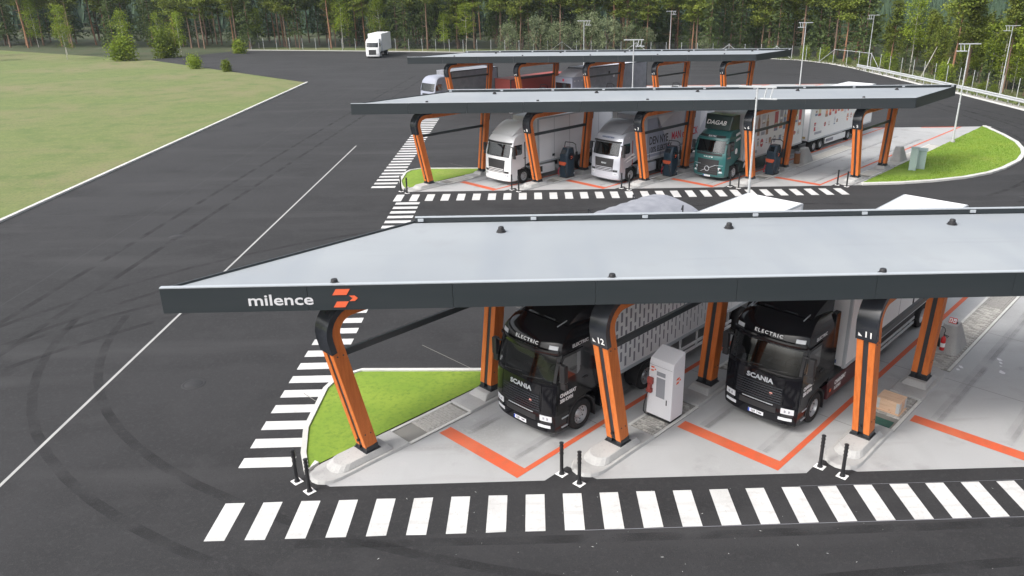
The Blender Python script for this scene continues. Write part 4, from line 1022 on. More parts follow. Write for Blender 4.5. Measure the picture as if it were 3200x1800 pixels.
# --- far row
g = thing('dark_truck', 'dark grey box truck with a white front rack under the farthest canopy', 'truck', ts(-57.9, 63.3), BAY)
mb = MB(); mb.box(-1.25,1.25,0,2.0,.9,3.4); cb = mb.build('cab', CURTB, g, .12)
mb = MB(); mb.box(-1.1,1.1,-.012,.0,1.95,2.75); mb.build('windshield', GLASSD, cb, .004)
mb = MB(); mb.tube((0,-.02,3.05),(0,-.01,3.05),.14,n=14); mb.build('badge', PRR, cb)
mb = MB()
for zz in (.6, 1.0, 1.4, 1.75): mb.tube((-1.15,-.35,zz),(1.15,-.35,zz),.035,n=6)
for xx in (-1.15,-.6,0,.6,1.15): mb.tube((xx,-.35,.45),(xx,-.35,1.75),.035,n=6)
for xx in (-1.0, 1.0): mb.tube((xx,-.35,.75),(xx,.15,.95),.04,n=6); mb.tube((xx,-.35,1.6),(xx,.05,1.6),.04,n=6)
mb.build('front_rack', WHT, cb)
deflector(cb, .1, 1.9, 3.35, 4.1, 1.15, 1.2, CURT)
b = cargo(g, 2.2, 13.5, 1.05, 4.2, TARP, post=STEELD, roof=CURT)
decal(b, [[(7.2+.18*math.cos(.5*i), 3.05+.2*math.sin(.5*i)) for i in range(12)]], PRG)
decal(b, [rect(6.2,6.5,3.3,3.6)], PRK)
mb = MB()
for (xx, yy) in ((1.27,1.0),(1.27,1.6),(1.27,.4)): mb.box(1.25,1.27,yy,yy+.14,2.9,3.04)
mb.build('side_lamp', HEADL, cb)
axle(g, 1.2); axle(g, 9.5, .5, True); axle(g, 10.8, .5); chassis(g, .5, 13)
g = thing('red_trailer', 'low red-brown covered trailer under the farthest canopy', 'trailer', ts(-63.1, 58.3), BAY)
b = cargo(g, .8, 10.5, .95, 3.15, REDB, post=STEELD); chassis(g, 0, 10, .6, .95); axle(g, 2.2); axle(g, 7.5); axle(g, 8.8)
mb = MB(); mb.box(-.06,.06,-1.0,1.0,.6,.72); mb.build('drawbar', CHASS, g)
g = thing('dark_truck', 'dark truck at the left end of the farthest canopy', 'truck', ts(-68.9, 53.0), BAY)
c = Cab(MAN_PROF, 2.2, .2); cab = c.body('cab', CURTB, g); c.patch('windshield', GLASS, cab, -1.1,1.1,1.97,2.74,.012,12,5); c.patch('grille', CHASS, cab, -.7,.7,.8,1.7,.014,8,3); lamps(c, cab, .8, 1.15, .6, .8); plate(c, cab, 'EL 4471', .45)
cab_sides(c, cab, CURTB, SGLASS, SDOOR); axle(g, 1.4); axle(g, 6.5, .5, True); chassis(g, 1, 9); cargo(g, 2.6, 9.6, 1.1, 3.9, TARP, post=STEELD)
g = thing('white_truck', 'white truck standing alone on the far left asphalt by the forest', 'truck', (-28.9, 149.5, 0), R(-4))
c = Cab(MAN_PROF, 2.2, .2); cab = c.body('cab', WHT, g); c.patch('windshield', GLASS, cab, -1.1,1.1,1.97,2.74,.012,12,5); c.patch('grille', CHASS, cab, -.7,.7,.6,1.5,.014,8,3); lamps(c, cab, .8, 1.15, .6, .8)
cab_sides(c, cab, WHT, SGLASS, SDOOR); axle(g, 1.4); axle(g, 6.5, .5, True); chassis(g, 1, 9); cargo(g, 2.5, 9.8, 1.1, 4.2, BOXW)

# ------------------------------------------------------------------ street furniture
def island_pt(row, k, x, y, z=0.):
    x0, y0, _ = PORTALS[row]; return Vector((x0-7.37*k, y0, 0))+V*x+U*y+Vector((0,0,z))
# flexible bollards
def make_bollard():
    g = thing('bollard', 'x', 'bollard', (0,0,0), BAY, 'black bollards in pairs at the island noses')
    mb = MB(); mb.tube((0,0,.03),(0,0,1.05),.052,.048,14); mb.build('post', BLACKP, g)
    mb = MB()
    for z in (.68,.80,.92,1.02): mb.tube((0,0,z),(0,0,z+.022),.062,n=14)
    mb.build('rib', BLACKP, g, kind='stuff')
    mb = MB(); mb.tube((0,0,.012),(0,0,.10),.085,.06,14); mb.build('foot', BLACKP, g)
    mb = MB(); mb.box(-.14,.14,-.125,.125,.004,.018); mb.build('base_plate', PRW, g, .004)
    return g
proto = None
PIL = {'near': ['right end pillar of the nearest canopy','second pillar from the right of the nearest canopy','the pillar with the wooden crate','the pillar with the white dispenser','the left end pillar of the nearest canopy'],
 'middle': ['the right end pillar of the middle canopy','the pillar right of the teal truck','the pillar right of the silver truck','the pillar right of the white box truck','the left end pillar of the middle canopy'],
 'far': ['the right end pillar of the farthest canopy','the second pillar from the right of the farthest canopy','the middle pillar of the farthest canopy','the fourth pillar from the right of the farthest canopy','the left end pillar of the farthest canopy']}
def pname(row, k): return PIL[row][k]
for row in PORTALS:
    for k in range(5):
        if row == 'near' and k < 2: continue
        for sx, sd in ((-.33,'left'),(.33,'right')):
            if proto is None: proto = make_bollard(); o = proto
            else: o = copy_tree(proto)
            o.location = island_pt(row, k, sx, -2.10); o['label'] = 'black bollard, %s one before %s' % (sd, pname(row, k))
# concrete crash cones
def make_cone():
    g = thing('concrete_barrier', 'x', 'barrier', (0,0,0), BAY, 'tapered concrete barriers on the islands')
    def rr(hx, hy, r, n=3):
        P = []
        for cx, cy, a in ((hx-r,hy-r,0),(-hx+r,hy-r,90),(-hx+r,-hy+r,180),(hx-r,-hy+r,270)):
            for i in range(n+1): t = R(a+90*i/n); P.append((cx+r*math.cos(t), cy+r*math.sin(t)))
        return P
    b = rr(.43,.78,.16); t = [(x, y-.22) for x, y in rr(.24,.34,.16)]
    mb = MB(); mb.frustum(b, t, .0, 1.12); mb.build('concrete_body', CONC2, g, .02); return g
proto = make_cone(); first = True
for row in PORTALS:
    for k in range(5):
        if row == 'near' and k in (0, 1, 4): continue
        o = proto if first else copy_tree(proto); first = False
        o.location = island_pt(row, k, -.10, 8.40, .015)
        o['label'] = 'tapered concrete barrier behind %s' % pname(row, k)
# fire extinguisher hung on the barrier behind pillar 11
EX = island_pt('near', 2, -.14, 7.50, .24)
g = thing('fire_extinguisher', 'red fire extinguisher with a black hose, hung on the concrete barrier', 'extinguisher', EX, BAY)
mb = MB(); mb.lathe([(0,0),(.075,.0),(.085,.02),(.085,.44),(.07,.50),(.035,.545),(.03,.58),(0,.58)], 20, axis='z'); mb.build('cylinder', REDP, g, sharp=60)
mb = MB(); mb.lathe([(.0865,.14),(.0865,.30)], 20, axis='z'); mb.build('paper_label', PRW, g)
mb = MB(); mb.tube((0,0,.58),(0,0,.63),.025,n=8); mb.tube((-.02,0,.63),(.17,-.03,.60),.016,n=6); mb.tube((-.02,0,.60),(.14,-.03,.55),.012,n=6); mb.build('valve_lever', BLACKP, g)
mb = MB(); P = [Vector((-.02-.17*math.sin(R(a))*1.0-.03, -.02, .72+.17*math.cos(R(a))*1.2)) for a in range(-40, 215, 15)]; P = [Vector((0,-.01,.61))]+[Vector((-.10+.12*math.cos(R(a)), -.03, .78+.14*math.sin(R(a)))) for a in range(-40, 190, 18)]+[Vector((-.15,-.03,.55)), Vector((-.13,-.03,.35))]
mb.path(P, .014, 6); mb.tube((-.14,-.03,.45),(-.12,-.03,.12),.035,.045,10); mb.build('hose_horn', BLACKP, g)
# red pictogram sign on top of the barrier
g = FS = thing('fire_sign', 'small red fire sign standing on top of the concrete barrier', 'sign', island_pt('near', 2, -.09, 8.08, 1.135), BAY)
mb = MB(); mb.frustum([(-.19,-.012),(.19,-.012),(.19,.0),(-.19,.0)], [(-.19,.10),(.19,.10),(.19,.112),(-.19,.112)], 0, .27); mb.build('panel', REDP, g, .004)
fs = lambda x, z: (x, -.015+.112*z/.27, z)
for (x0, x1) in ((-.165,-.02),(.02,.165)):
    mb = MB(); mb.add([fs(x0,.04), fs(x1,.04), fs(x1,.235), fs(x0,.235)], [(0,1,2,3)]); mb.build('pictogram', PRW if x0 < 0 else PLATEM, g)
mb = MB(); mb.add([fs(-.12,.06), fs(-.07,.06), fs(-.07,.19), fs(-.12,.19)], [(0,1,2,3)]); mb.build('extinguisher_symbol', REDP, g).location = (0,-.003,0)
mb = MB(); mb.add([fs(.06,.08), fs(.13,.08), fs(.13,.10), fs(.085,.14), fs(.13,.18), fs(.13,.20), fs(.06,.14)], [(0,1,2,3,4,5,6)]); mb.build('flame_symbol', REDP, g).location = (0,-.003,0)
mb = MB(); mb.box(.14,.23,.03,.13,.0,.10); mb.build('sign_foot', BLACKP, g, .01)
FS.scale = (.72, .72, .72)
# wooden crate with collar boards
g = thing('pallet_crate', 'pale wooden pallet collar crate on the pavers behind pillar 11', 'crate', island_pt('near', 2, -.05, 2.40, .055), BAY)
for li, z in enumerate((.02,.215)):
    for (x0,x1,y0,y1) in ((-.36,.36,-.30,-.278),(-.36,.36,.278,.30),(-.36,-.338,-.277,.277),(.338,.36,-.277,.277)):
        mb = MB(); mb.box(x0,x1,y0,y1,z,z+.19); mb.build('side_board', PINE_W, g, .003)
mb = MB(); mb.box(-.37,.37,-.31,.31,.408,.428); mb.build('lid', PINE_W, g, .004)
for sx in (-1, 1):
    for sy in (-1, 1):
        mb = MB(); mb.box(sx*.30-.04, sx*.30+.065 if sx > 0 else sx*.30+.04, sy*.302-.006, sy*.302+.006, .05, .40); mb.box(sx*.362-.006, sx*.362+.006, sy*.20-.04, sy*.295 if sy > 0 else sy*.16, .05, .40); mb.build('corner_hinge', GALV, g)
mb = MB(); mb.box(-.40,.40,-.34,.34,-.004,.018); mb.build('pallet_base', PINE_W, g)
# green service cover
g = tag(MB().box(-.45,.36,-.21,.21,0,.035).build('service_cover', GREENP, None, .01), 'dark green service cover plate set in the island behind pillar 11', 'cover'); g.location = island_pt('near', 2, .0, 1.42, .02); g.rotation_euler = (0,0,BAY)

# dispensers
def white_dispenser(loc, label):
    g = thing('charging_dispenser', label, 'charger', loc, BAY)
    mb = MB(); mb.frustum([(-.46,-.31),(.46,-.31),(.46,.33),(-.46,.33)], [(-.46,-.31),(.46,-.31),(.46,.33),(-.46,.33)], .06, 1.50)
    b = MB(); b.add([(-.47,-.32,.09),(.47,-.32,.09),(.47,.34,.09),(-.47,.34,.09),(-.40,-.26,2.05),(.47,-.26,2.05),(.47,.34,2.28),(-.40,.34,2.28),(-.41,-.30,1.9),(.47,-.30,1.9)], [(3,2,1,0),(0,1,9,8),(8,9,5,4),(4,5,6,7),(1,2,6,5,9),(2,3,7,6),(3,0,8,4,7)])
    fixnorm(b.build('housing', DISPW, g, .02))
    MB().box(-.44,.44,-.29,.31,.0,.09).build('plinth', CHASS, g)
    fy = lambda z: -.32+.02*(z-.09)/1.81-.004
    def fp(x0,x1,z0,z1,m,nm,d=.006):
        b = MB(); b.add([(x0,fy(z0)-d,z0),(x1,fy(z0)-d,z0),(x1,fy(z1)-d,z1),(x0,fy(z1)-d,z1),(x0,fy(z0)+.01,z0),(x1,fy(z0)+.01,z0),(x1,fy(z1)+.01,z1),(x0,fy(z1)+.01,z1)], [(0,1,2,3),(0,4,5,1),(1,5,6,2),(2,6,7,3),(3,7,4,0)]); return b.build(nm, m, g)
    fp(-.12,.20,.78,1.46,SCREEN,'screen'); fp(-.12,.20,1.52,1.66,SCREEN,'card_panel'); fp(.27,.30,.60,.78,CHASS,'door_lock',.012); fp(-.40,.44,1.83,1.835,PRD,'panel_seam')
    b = MB(); b.box(-.42,-.22,fy(1.3)-.10,fy(1.3),1.18,1.40); b.box(-.38,-.27,fy(1.1)-.13,fy(1.1),1.02,1.18); b.box(-.43,-.24,fy(1)-.12,fy(1),.88,1.02); b.build('plug_holster', REDB, g, .02)
    P = [Vector((-.36,-.40,.90)),Vector((-.42,-.42,.70)),Vector((-.50,-.40,.40)),Vector((-.54,-.36,.12)),Vector((-.50,-.34,.05)),Vector((-.40,-.33,.03))]
    b = MB(); b.path(P, .018, 8); b.build('cable', BLACKP, g)
    b = MB(); emblem(b, lambda x, y, z: (-.27+x, fy(1.70)-.006-z, 1.70+y), .16); fixnorm(b.build('emblem', PRO, g))
    b = MB(); emblem(b, lambda x, y, z: (.476+z, -.02+x, 1.42+y), .20); fixnorm(b.build('emblem', PRO, g))
    return g
white_dispenser(island_pt('near', 3, .0, 2.35, .05), 'white charging dispenser with a grey screen, on the island behind pillar 12')
def navy_dispenser():
    g = thing('charging_dispenser', 'x', 'charger', (0,0,0), BAY, 'dark charging dispensers of the middle row')
    b = MB(); oct_ = lambda hx, hy, c: [(-hx+c,-hy),(hx-c,-hy),(hx,-hy+c),(hx,hy-c),(hx-c,hy),(-hx+c,hy),(-hx,hy-c),(-hx,-hy+c)]
    b.frustum(oct_(.36,.46,.10), oct_(.36,.46,.10), .05, 1.62); b.build('housing', DISPN, g, .015)
    b = MB(); b.frustum(oct_(.36,.46,.10), [(x, y+.12) for x, y in oct_(.30,.30,.08)], 1.622, 2.08); b.build('head', DISPN, g, .015)
    MB().box(-.32,.32,-.42,.42,0,.05).build('plinth', CHASS, g)
    b = MB(); b.add([(-.22,-.445,1.70),(.22,-.445,1.70),(.20,-.30,1.98),(-.20,-.30,1.98)], [(0,1,2,3)]); b.build('screen', GLASSD, g)
    b = MB(); b.tube((.361,.02,1.50),(.372,.02,1.50),.26,n=20); b.build('side_disc', NAVYG, g)
    b = MB(); emblem(b, lambda x, y, z: (.374+z, .06+x, 1.42+y), .20); fixnorm(b.build('emblem', PRO, g))
    b = MB(); b.box(-.34,.34,-.50,-.461,1.02,1.14); b.frustum([(-.22,-.52),(.22,-.52),(.22,-.461),(-.22,-.461)], [(-.32,-.52),(.32,-.52),(.32,-.461),(-.32,-.461)], .90, 1.02); b.build('plug_shelf', PAINTO, g, .008)
    for sx in (-.24,.24):
        b = MB(); b.box(sx-.05,sx+.05,-.56,-.47,.72,.90); b.build('plug', CHASS, g, .012)
    for sx in (-1, 1):
        P = [Vector((sx*.24,-.52,.74)),Vector((sx*.34,-.56,.45)),Vector((sx*.44,-.45,.14)),Vector((sx*.46,-.1,.12)),Vector((sx*.46,.2,.7)),Vector((sx*.44,.3,1.5)),Vector((sx*.40,.2,1.95)),Vector((sx*.30,.1,2.1))]
        b = MB(); b.path(P, .024, 7); b.build('cable', BLACKP if sx > 0 else PRR, g)
    b = MB(); b.path([Vector((-.34,.1,2.0)),Vector((-.34,.2,2.42)),Vector((.36,.2,2.46)),Vector((.40,.46,2.30)),Vector((.42,.5,1.75))], .03, 7); b.box(.40,.47,.42,.60,1.15,1.78); b.build('cable_arm', BLACKP, g)
    b = MB(); b.box(.365,.372,.30,.38,.22,.32); b.build('sticker', PRW, g)
    return g
proto = navy_dispenser()
for i, k in enumerate((1, 2, 3)):
    o = proto if i == 0 else copy_tree(proto)
    o.location = island_pt('middle', k, .05, 3.0, .05); o['label'] = 'dark navy charging dispenser behind %s' % pname('middle', k)
for i, k in enumerate((1, 2, 3)):
    o = copy_tree(proto); o.location = island_pt('far', k, .05, 3.0, .05); o['label'] = 'dark charging dispenser behind %s' % pname('far', k); o['group'] = 'dark charging dispensers of the far row'
# waste bin
def bin_(loc, label):
    g = thing('waste_bin', label, 'bin', loc, BAY)
    n = 14
    for i in range(n):
        a = 2*math.pi*(i+.5)/n; b = MB(); mt = Matrix.Rotation(a, 4, 'Z') @ Matrix.Translation((.205,0,0)); b.box(-.012,.012,-.043,.043,.05,.82, mtx=mt); b.build('wooden_slat', BINM, g)
    b = MB(); b.tube((0,0,.03),(0,0,.80),.19,n=18); b.build('liner', CHASS, g); b = MB(); b.lathe([(.14,.80),(.22,.82),(.225,.90),(.15,.93),(.14,.90)], 18, axis='z'); b.build('lid_ring', PRD, g, sharp=50)
bin_(island_pt('middle', 1, -.15, 7.2, .04), 'round brown slatted waste bin beside the concrete barrier behind pillar 6')
# electrical cabinets on the grass
def cabinet(loc, label, w_, d_, h, double):
    g = thing('electrical_cabinet', label, 'cabinet', loc, R(-28))
    b = MB(); b.box(-w_/2,w_/2,-d_/2,d_/2,.0,h); b.build('housing', CABG, g, .012)
    b = MB()
    if double:
        b.add([(-w_/2-.06,-d_/2-.06,h+.02),(w_/2+.06,-d_/2-.06,h+.02),(w_/2+.06,0,h+.16),(-w_/2-.06,0,h+.16),(w_/2+.06,d_/2+.06,h+.02),(-w_/2-.06,d_/2+.06,h+.02),(-w_/2-.06,-d_/2-.06,h-.02),(w_/2+.06,-d_/2-.06,h-.02),(w_/2+.06,d_/2+.06,h-.02),(-w_/2-.06,d_/2+.06,h-.02)], [(0,1,2,3),(3,2,4,5),(6,7,1,0),(8,9,5,4),(7,8,4,2,1),(9,6,0,3,5),(6,9,8,7)])
    else: b.box(-w_/2-.03,w_/2+.03,-d_/2-.04,d_/2+.03,h+.001,h+.06)
    fixnorm(b.build('roof', CABG, g))
    for s_ in ((-1, 1) if double else (0,)):
        b = MB(); ww = w_/2-.03 if double else w_-.06; x = s_*w_/4; b.box(x-ww/2,x+ww/2,-d_/2-.012,-d_/2,.12,h-.08); b.build('cabinet_door', CABG, g, .004)
        b = MB(); b.box(x+ww/2-.09,x+ww/2-.06,-d_/2-.035,-d_/2-.012,h*.52,h*.60); b.build('handle', GALV, g)
cabinet((27.75, 53.75, .10), 'narrow tall grey green electrical cabinet on the grass island', .50, .42, 1.62, False)
cabinet((28.45, 54.25, .10), 'wide grey green electrical cabinet with gabled roof on the grass island', .82, .62, 1.38, True)

# lamp posts
def make_lamp():
    g = thing('lamp_post', 'x', 'lamp post', (0,0,0), 0, 'slim galvanised lamp posts')
    b = MB(); b.tube((0,0,.1),(0,0,3.2),.085,.072,12); b.tube((0,0,3.2),(0,0,8.0),.062,.045,12); b.tube((0,0,3.15),(0,0,3.25),.09,.075,12); b.build('pole', GALV, g)
    b = MB(); b.tube((0,0,-.02),(0,0,.14),.19,.17,14); b.build('foundation', CONC2, g)
    b = MB(); b.box(-.92,.92,-.04,.04,7.97,8.06); b.build('cross_arm', GALV, g, .01)
    for x in (-.76,-.46):
        b = MB(); b.tube((x,0,7.97),(x+.10,0,7.48),.035,n=8); b.build('strut', GALV, g)
    b = MB(); b.box(-1.0,-.16,-.16,.16,7.42,7.475); b.build('lamp_head', GALV, g, .02); b = MB(); b.box(-.96,-.20,-.13,.13,7.41,7.419); b.build('lamp_lens', PRG, g)
    return g
proto = make_lamp()
LAMPS = [((36.12,63.88),0,'lamp post standing on the grass island'), ((56.9,92.2),0,'lamp post behind the guard rail, rightmost in the photo'), ((36.0,102.8),0,'lamp post rising behind the middle canopy near its right end'),
 ((54.3,124.6),0,'lamp post at the start of the guard rail'), ((11.5,38.9),math.pi*.9,'lamp post between the nearest and middle canopies'), ((9.8,73.5),math.pi,'lamp post between the middle and farthest canopies'),
 ((7.9,112),math.pi,'lamp post behind the farthest canopy, left of the willow bushes'), ((26.5,148),math.pi,'lamp post at the forest edge behind the farthest canopy')]
for i, (p, a, l) in enumerate(LAMPS):
    o = proto if i == 0 else copy_tree(proto); o.location = (p[0], p[1], .12 if i == 0 else 0); o.rotation_euler = (0,0,a); o['label'] = 'slim galvanised '+l

# guard rail
GR = [(54.0,40),(54.1,60),(54.1,83),(53.9,90),(53.55,97),(53.1,105),(52.5,114),(51.7,122.5)]
def resample(P, step):
    out = []; acc = 0
    for a, b in zip(P, P[1:]):
        a = Vector(a); b = Vector(b); L = (b-a).length; s_ = -acc if out else 0
        d = step-acc if out else 0
        while d <= L: out.append(tuple(a+(b-a)*(d/L))); last = d; d += step
        acc = L-(d-step)
    return out
g = thing('guard_rail', 'long galvanised steel guard rail along the right road edge', 'guard rail', (0,0,0))
prof = [(0,.83),(.07,.78),(.07,.72),(-.03,.66),(-.03,.60),(.07,.54),(.07,.48),(.0,.42)]
rows = [offset_path(GR, -d) for d, z in prof]; v = []; f = []; n = len(GR)
for r_, (d, z) in zip(rows, prof): v += [(x,y,z) for x,y in r_]
for i in range(len(prof)-1):
    for j in range(n-1): f.append((i*n+j, i*n+j+1, (i+1)*n+j+1, (i+1)*n+j))
mb = MB(); mb.add(v, f, 0, False); o = fixnorm(mb.build('rail_beam', GALV, g)); m_ = o.modifiers.new('thickness', 'SOLIDIFY'); m_.thickness = .012
post = MB().box(-.05,.05,.03,.11,-.1,.76).build('rail_post', GALV, g); pm = post.data; bpy.data.objects.remove(post)
for q in resample(GR, 2.0):
    o = link('rail_post', pm, g); o.location = (q[0]+.06, q[1]-.06, 0); o.rotation_euler = (0,0,R(-90))

# fence
FP = [(57.2,30),(57.2,60),(57.0,90),(56.6,97),(56.2,105),(55.9,113),(55.1,118),(54.6,124.5),(53.2,129.5),(51.3,133.5),(48.0,139.2),(43.3,143.4),(36,147.2),(20,153.5),(0,159.5),(-30,167.5),(-60,173.5)]
g = thing('chain_link_fence', 'long wire mesh fence on thin steel posts before the forest', 'fence', (0,0,0))
pts = resample(FP, 2.95); H = 2.3
pm = None
for i, q in enumerate(pts):
    if pm is None:
        mb = MB(); mb.tube((0,0,-.1),(0,0,H+.12),.042,n=6); o = mb.build('fence_post', GALV, g); pm = o.data
    else: o = link('fence_post', pm, g)
    o.location = (q[0], q[1], -.05); o.rotation_euler = (rnd.uniform(-.012,.012), rnd.uniform(-.012,.012), 0)
mb = MB(); W = .009
fine = resample(FP, .17)
for q, q2 in zip(fine, fine[1:]):
    d = (Vector(q2)-Vector(q)).normalized()*W
    mb.add([(q[0]-d.x,q[1]-d.y,0),(q[0]+d.x,q[1]+d.y,0),(q[0]+d.x,q[1]+d.y,H),(q[0]-d.x,q[1]-d.y,H)], [(0,1,2,3)])
for a, b in zip(FP, FP[1:]):
    for i in range(13):
        z = .02+(H-.03)*i/12; mb.add([(a[0],a[1],z-.006),(b[0],b[1],z-.006),(b[0],b[1],z+.006),(a[0],a[1],z+.006)], [(0,1,2,3)])
mb.build('wire_mesh', STEELD, g, kind='stuff')
def brace(i, s_):
    a = Vector((*pts[i], H-.15)); b = Vector((*pts[i+s_], .05)); mb = MB(); mb.tube(a, b, .035, n=6); mb.build('fence_brace', GALV, g)
def toprail(i, j):
    mb = MB()
    for k in range(i, j): mb.tube((*pts[k], H-.05), (*pts[k+1], H-.05), .035, n=6)
    mb.build('top_rail', GALV, g)
idx = lambda P: min(range(len(pts)), key=lambda i: (pts[i][0]-P[0])**2+(pts[i][1]-P[1])**2)
i0 = idx((51.3,133.5)); i1 = idx((54.4,124.5)); toprail(i1, i0); brace(i0, 1); brace(i1, -1)
for P in ((44,143),(36,147),(20,153),(8,157)):
    i = idx(P); brace(i, 1); brace(i, -1)

# ------------------------------------------------------------------ vegetation
def leaf(mb, p, s_, q, up=.35):
    a = q.uniform(0, 6.283); e = q.uniform(-.6, .9)
    d = Vector((math.cos(a)*math.cos(e), math.sin(a)*math.cos(e), math.sin(e))); n = d.cross(Vector((q.gauss(0,1), q.gauss(0,1), q.gauss(0,1)+up))).normalized()
    L = s_*q.uniform(.7, 1.4); w_ = L*.34
    mb.add([p-d*L*.5, p+n*w_, p+d*L*.5, p-n*w_], [(0,1,2,3)])
def trunk_mesh(mb, h, r, q, lean=.02, n=7):
    P = []; x = y = 0; k = 6
    for i in range(k+1): P.append(Vector((x, y, h*i/k))); x += q.uniform(-lean, lean)*h/k*2; y += q.uniform(-lean, lean)*h/k*2
    for i in range(k): mb.tube(P[i], P[i+1], r*(1-.85*i/k), r*(1-.85*(i+1)/k), n, cap=False)
    return P
def at_h(P, t):
    f = t*(len(P)-1); i = min(int(f), len(P)-2); return P[i].lerp(P[i+1], f-i)
def make_pine(h, base, seed):
    q = random.Random(seed); tb = MB(); P = trunk_mesh(tb, h*.97, h*.0105, q); cb = MB()
    nb = int(34+h)
    for i in range(nb):
        t = base+(1-base)*((i+q.random())/nb)**.9; c = at_h(P, min(t, .99)); u = (t-base)/(1-base)
        R_ = h*.15*(math.sin(min(1, u*1.25+.22)*math.pi)**.6 if u < .75 else .85*(1.05-u)/.3)*q.uniform(.55, 1.2)
        a = q.uniform(0, 6.283); d = Vector((math.cos(a), math.sin(a), q.uniform(-.12, .45))).normalized(); L = max(.5, R_)
        tip = c+d*L
        if i % 2 == 0: tb.tube(c, tip, .035, .012, 4, cap=False)
        for k in range(3):
            cc = c.lerp(tip, .45+.3*k)+Vector((q.uniform(-.35,.35), q.uniform(-.35,.35), q.uniform(-.1,.3)))
            for j in range(34):
                o = Vector((q.gauss(0,.42), q.gauss(0,.42), q.gauss(0,.17))); leaf(cb, cc+o, .30, q, 1.2)
    # dead lower twigs
    for i in range(10):
        t = q.uniform(.18, base+.1); c = at_h(P, t); a = q.uniform(0, 6.283); tb.tube(c, c+Vector((math.cos(a)*q.uniform(.5,1.6), math.sin(a)*q.uniform(.5,1.6), q.uniform(-.3,.3))), .022, .008, 3, cap=False)
    return tb, cb
def make_spruce(h, base, seed, wide=1.):
    q = random.Random(seed); tb = MB(); P = trunk_mesh(tb, h, h*.010, q, .006); cb = MB()
    lv = int(h*1.9)
    for i in range(lv):
        t = base+(1-base)*i/lv; c = at_h(P, min(.995, t)); Lm = wide*h*.165*(1-(t-base)/(1-base))**.85+.15
        for b in range(7):
            a = q.uniform(0, 6.283); L = Lm*q.uniform(.65, 1.12); d = Vector((math.cos(a), math.sin(a), 0))
            for k in range(int(5+L*7)):
                u = q.random()**.7; p = c+d*(L*u)+Vector((0,0,-.35*L*u*u+.12*u)); side = Vector((-d.y, d.x, 0))*q.gauss(0, .16*L*(1.1-u)+.05); leaf(cb, p+side+Vector((0,0,q.uniform(-.22,.06))), .30, q, .9)
    return tb, cb
def make_birch(h, base, seed, spread=.17, size=.24, clump=44, per=46):
    q = random.Random(seed); tb = MB(); P = trunk_mesh(tb, h*.93, h*.0075, q, .03); cb = MB()
    for i in range(clump):
        t = base+(1-base)*q.random()**.85; c = at_h(P, min(.99, t)); u = (t-base)/(1-base)
        L = h*spread*(math.sin(min(1, u*.9+.12)*math.pi)**.7)*q.uniform(.3, 1.15); a = q.uniform(0, 6.283); d = Vector((math.cos(a), math.sin(a), q.uniform(0,.7)))
        tip = c+d*L
        if i % 2: tb.tube(c, tip, .028, .008, 4, cap=False)
        for j in range(per): leaf(cb, tip+Vector((q.gauss(0,.52), q.gauss(0,.52), q.gauss(0,.40))), size, q, .5)
    return tb, cb
def make_willow(h, seed):
    q = random.Random(seed); tb = MB(); cb = MB()
    for s_ in range(5):
        a = q.uniform(0, 6.283); p = Vector((q.uniform(-.4,.4), q.uniform(-.4,.4), 0)); tip = p+Vector((math.cos(a)*h*.28, math.sin(a)*h*.28, h*q.uniform(.55,.85))); tb.tube(p, tip, .06, .02, 5, cap=False)
    for i in range(52):
        a = q.uniform(0, 6.283); z = q.random()**.8*h; rr_ = h*.42*math.sqrt(max(.05, 1-((z-h*.42)/(h*.62))**2))*q.uniform(.45,1.05)
        c = Vector((math.cos(a)*rr_, math.sin(a)*rr_, z))
        for j in range(46): leaf(cb, c+Vector((q.gauss(0,.40), q.gauss(0,.40), q.gauss(0,.42))), .25, q, .2)
    return tb, cb
PROT = {}
def proto_tree(kind, i, maker, bark, leafmat):
    tb, cb = maker
    t = tb.build('trunk', bark); c = cb.build('crown', leafmat); me = (t.data, c.data); bpy.data.objects.remove(t); bpy.data.objects.remove(c); PROT.setdefault(kind, []).append(me)
for i in range(5): proto_tree('pine', i, make_pine(14, (.42,.50,.36,.55,.45)[i], 20+i), BARKR if i in (0, 3) else BARKP, LPINE)
for i in range(3): proto_tree('pine', 5+i, make_spruce(14, (.10,.16,.22)[i], 140+i, 1.35), BARKP, LPINE)
for i in range(4): proto_tree('spruce', i, make_spruce(14, (.06,.12,.20,.09)[i], 40+i), BARKP, LSPRU)
for i in range(4): proto_tree('birch', i, make_birch(11, (.30,.22,.38,.18)[i], 60+i), BARKB, LBIRC)
for i in range(2): proto_tree('willow', i, make_willow(6, 80+i), BARKP, LWILL)
for i in range(2): proto_tree('bush', i, make_willow(2.4, 90+i), BARKP, LBIRC)
NAMES = {'pine': ('pine_tree', 'pine'), 'spruce': ('spruce_tree', 'spruce'), 'birch': ('birch_tree', 'birch'), 'willow': ('willow_shrub', 'shrub'), 'bush': ('green_bush', 'bush')}
TL = {'pine': 'tall pine with bare trunk in the dense wood behind the wire fence', 'spruce': 'dark spruce with drooping branches in the dense wood behind the wire fence', 'birch': 'light green birch among the conifers behind the wire fence', 'willow': 'grey green willow shrub at the forest edge behind the farthest canopy', 'bush': 'low green bush growing along the foot of the wire fence'}
TG = {'pine': 'pines of the wood', 'spruce': 'spruces of the wood', 'birch': 'birches of the wood', 'willow': 'willow shrubs at the forest edge', 'bush': 'low green bushes'}
H0 = {'pine': 14, 'spruce': 14, 'birch': 11, 'willow': 6, 'bush': 2.4}
COUNT = {}
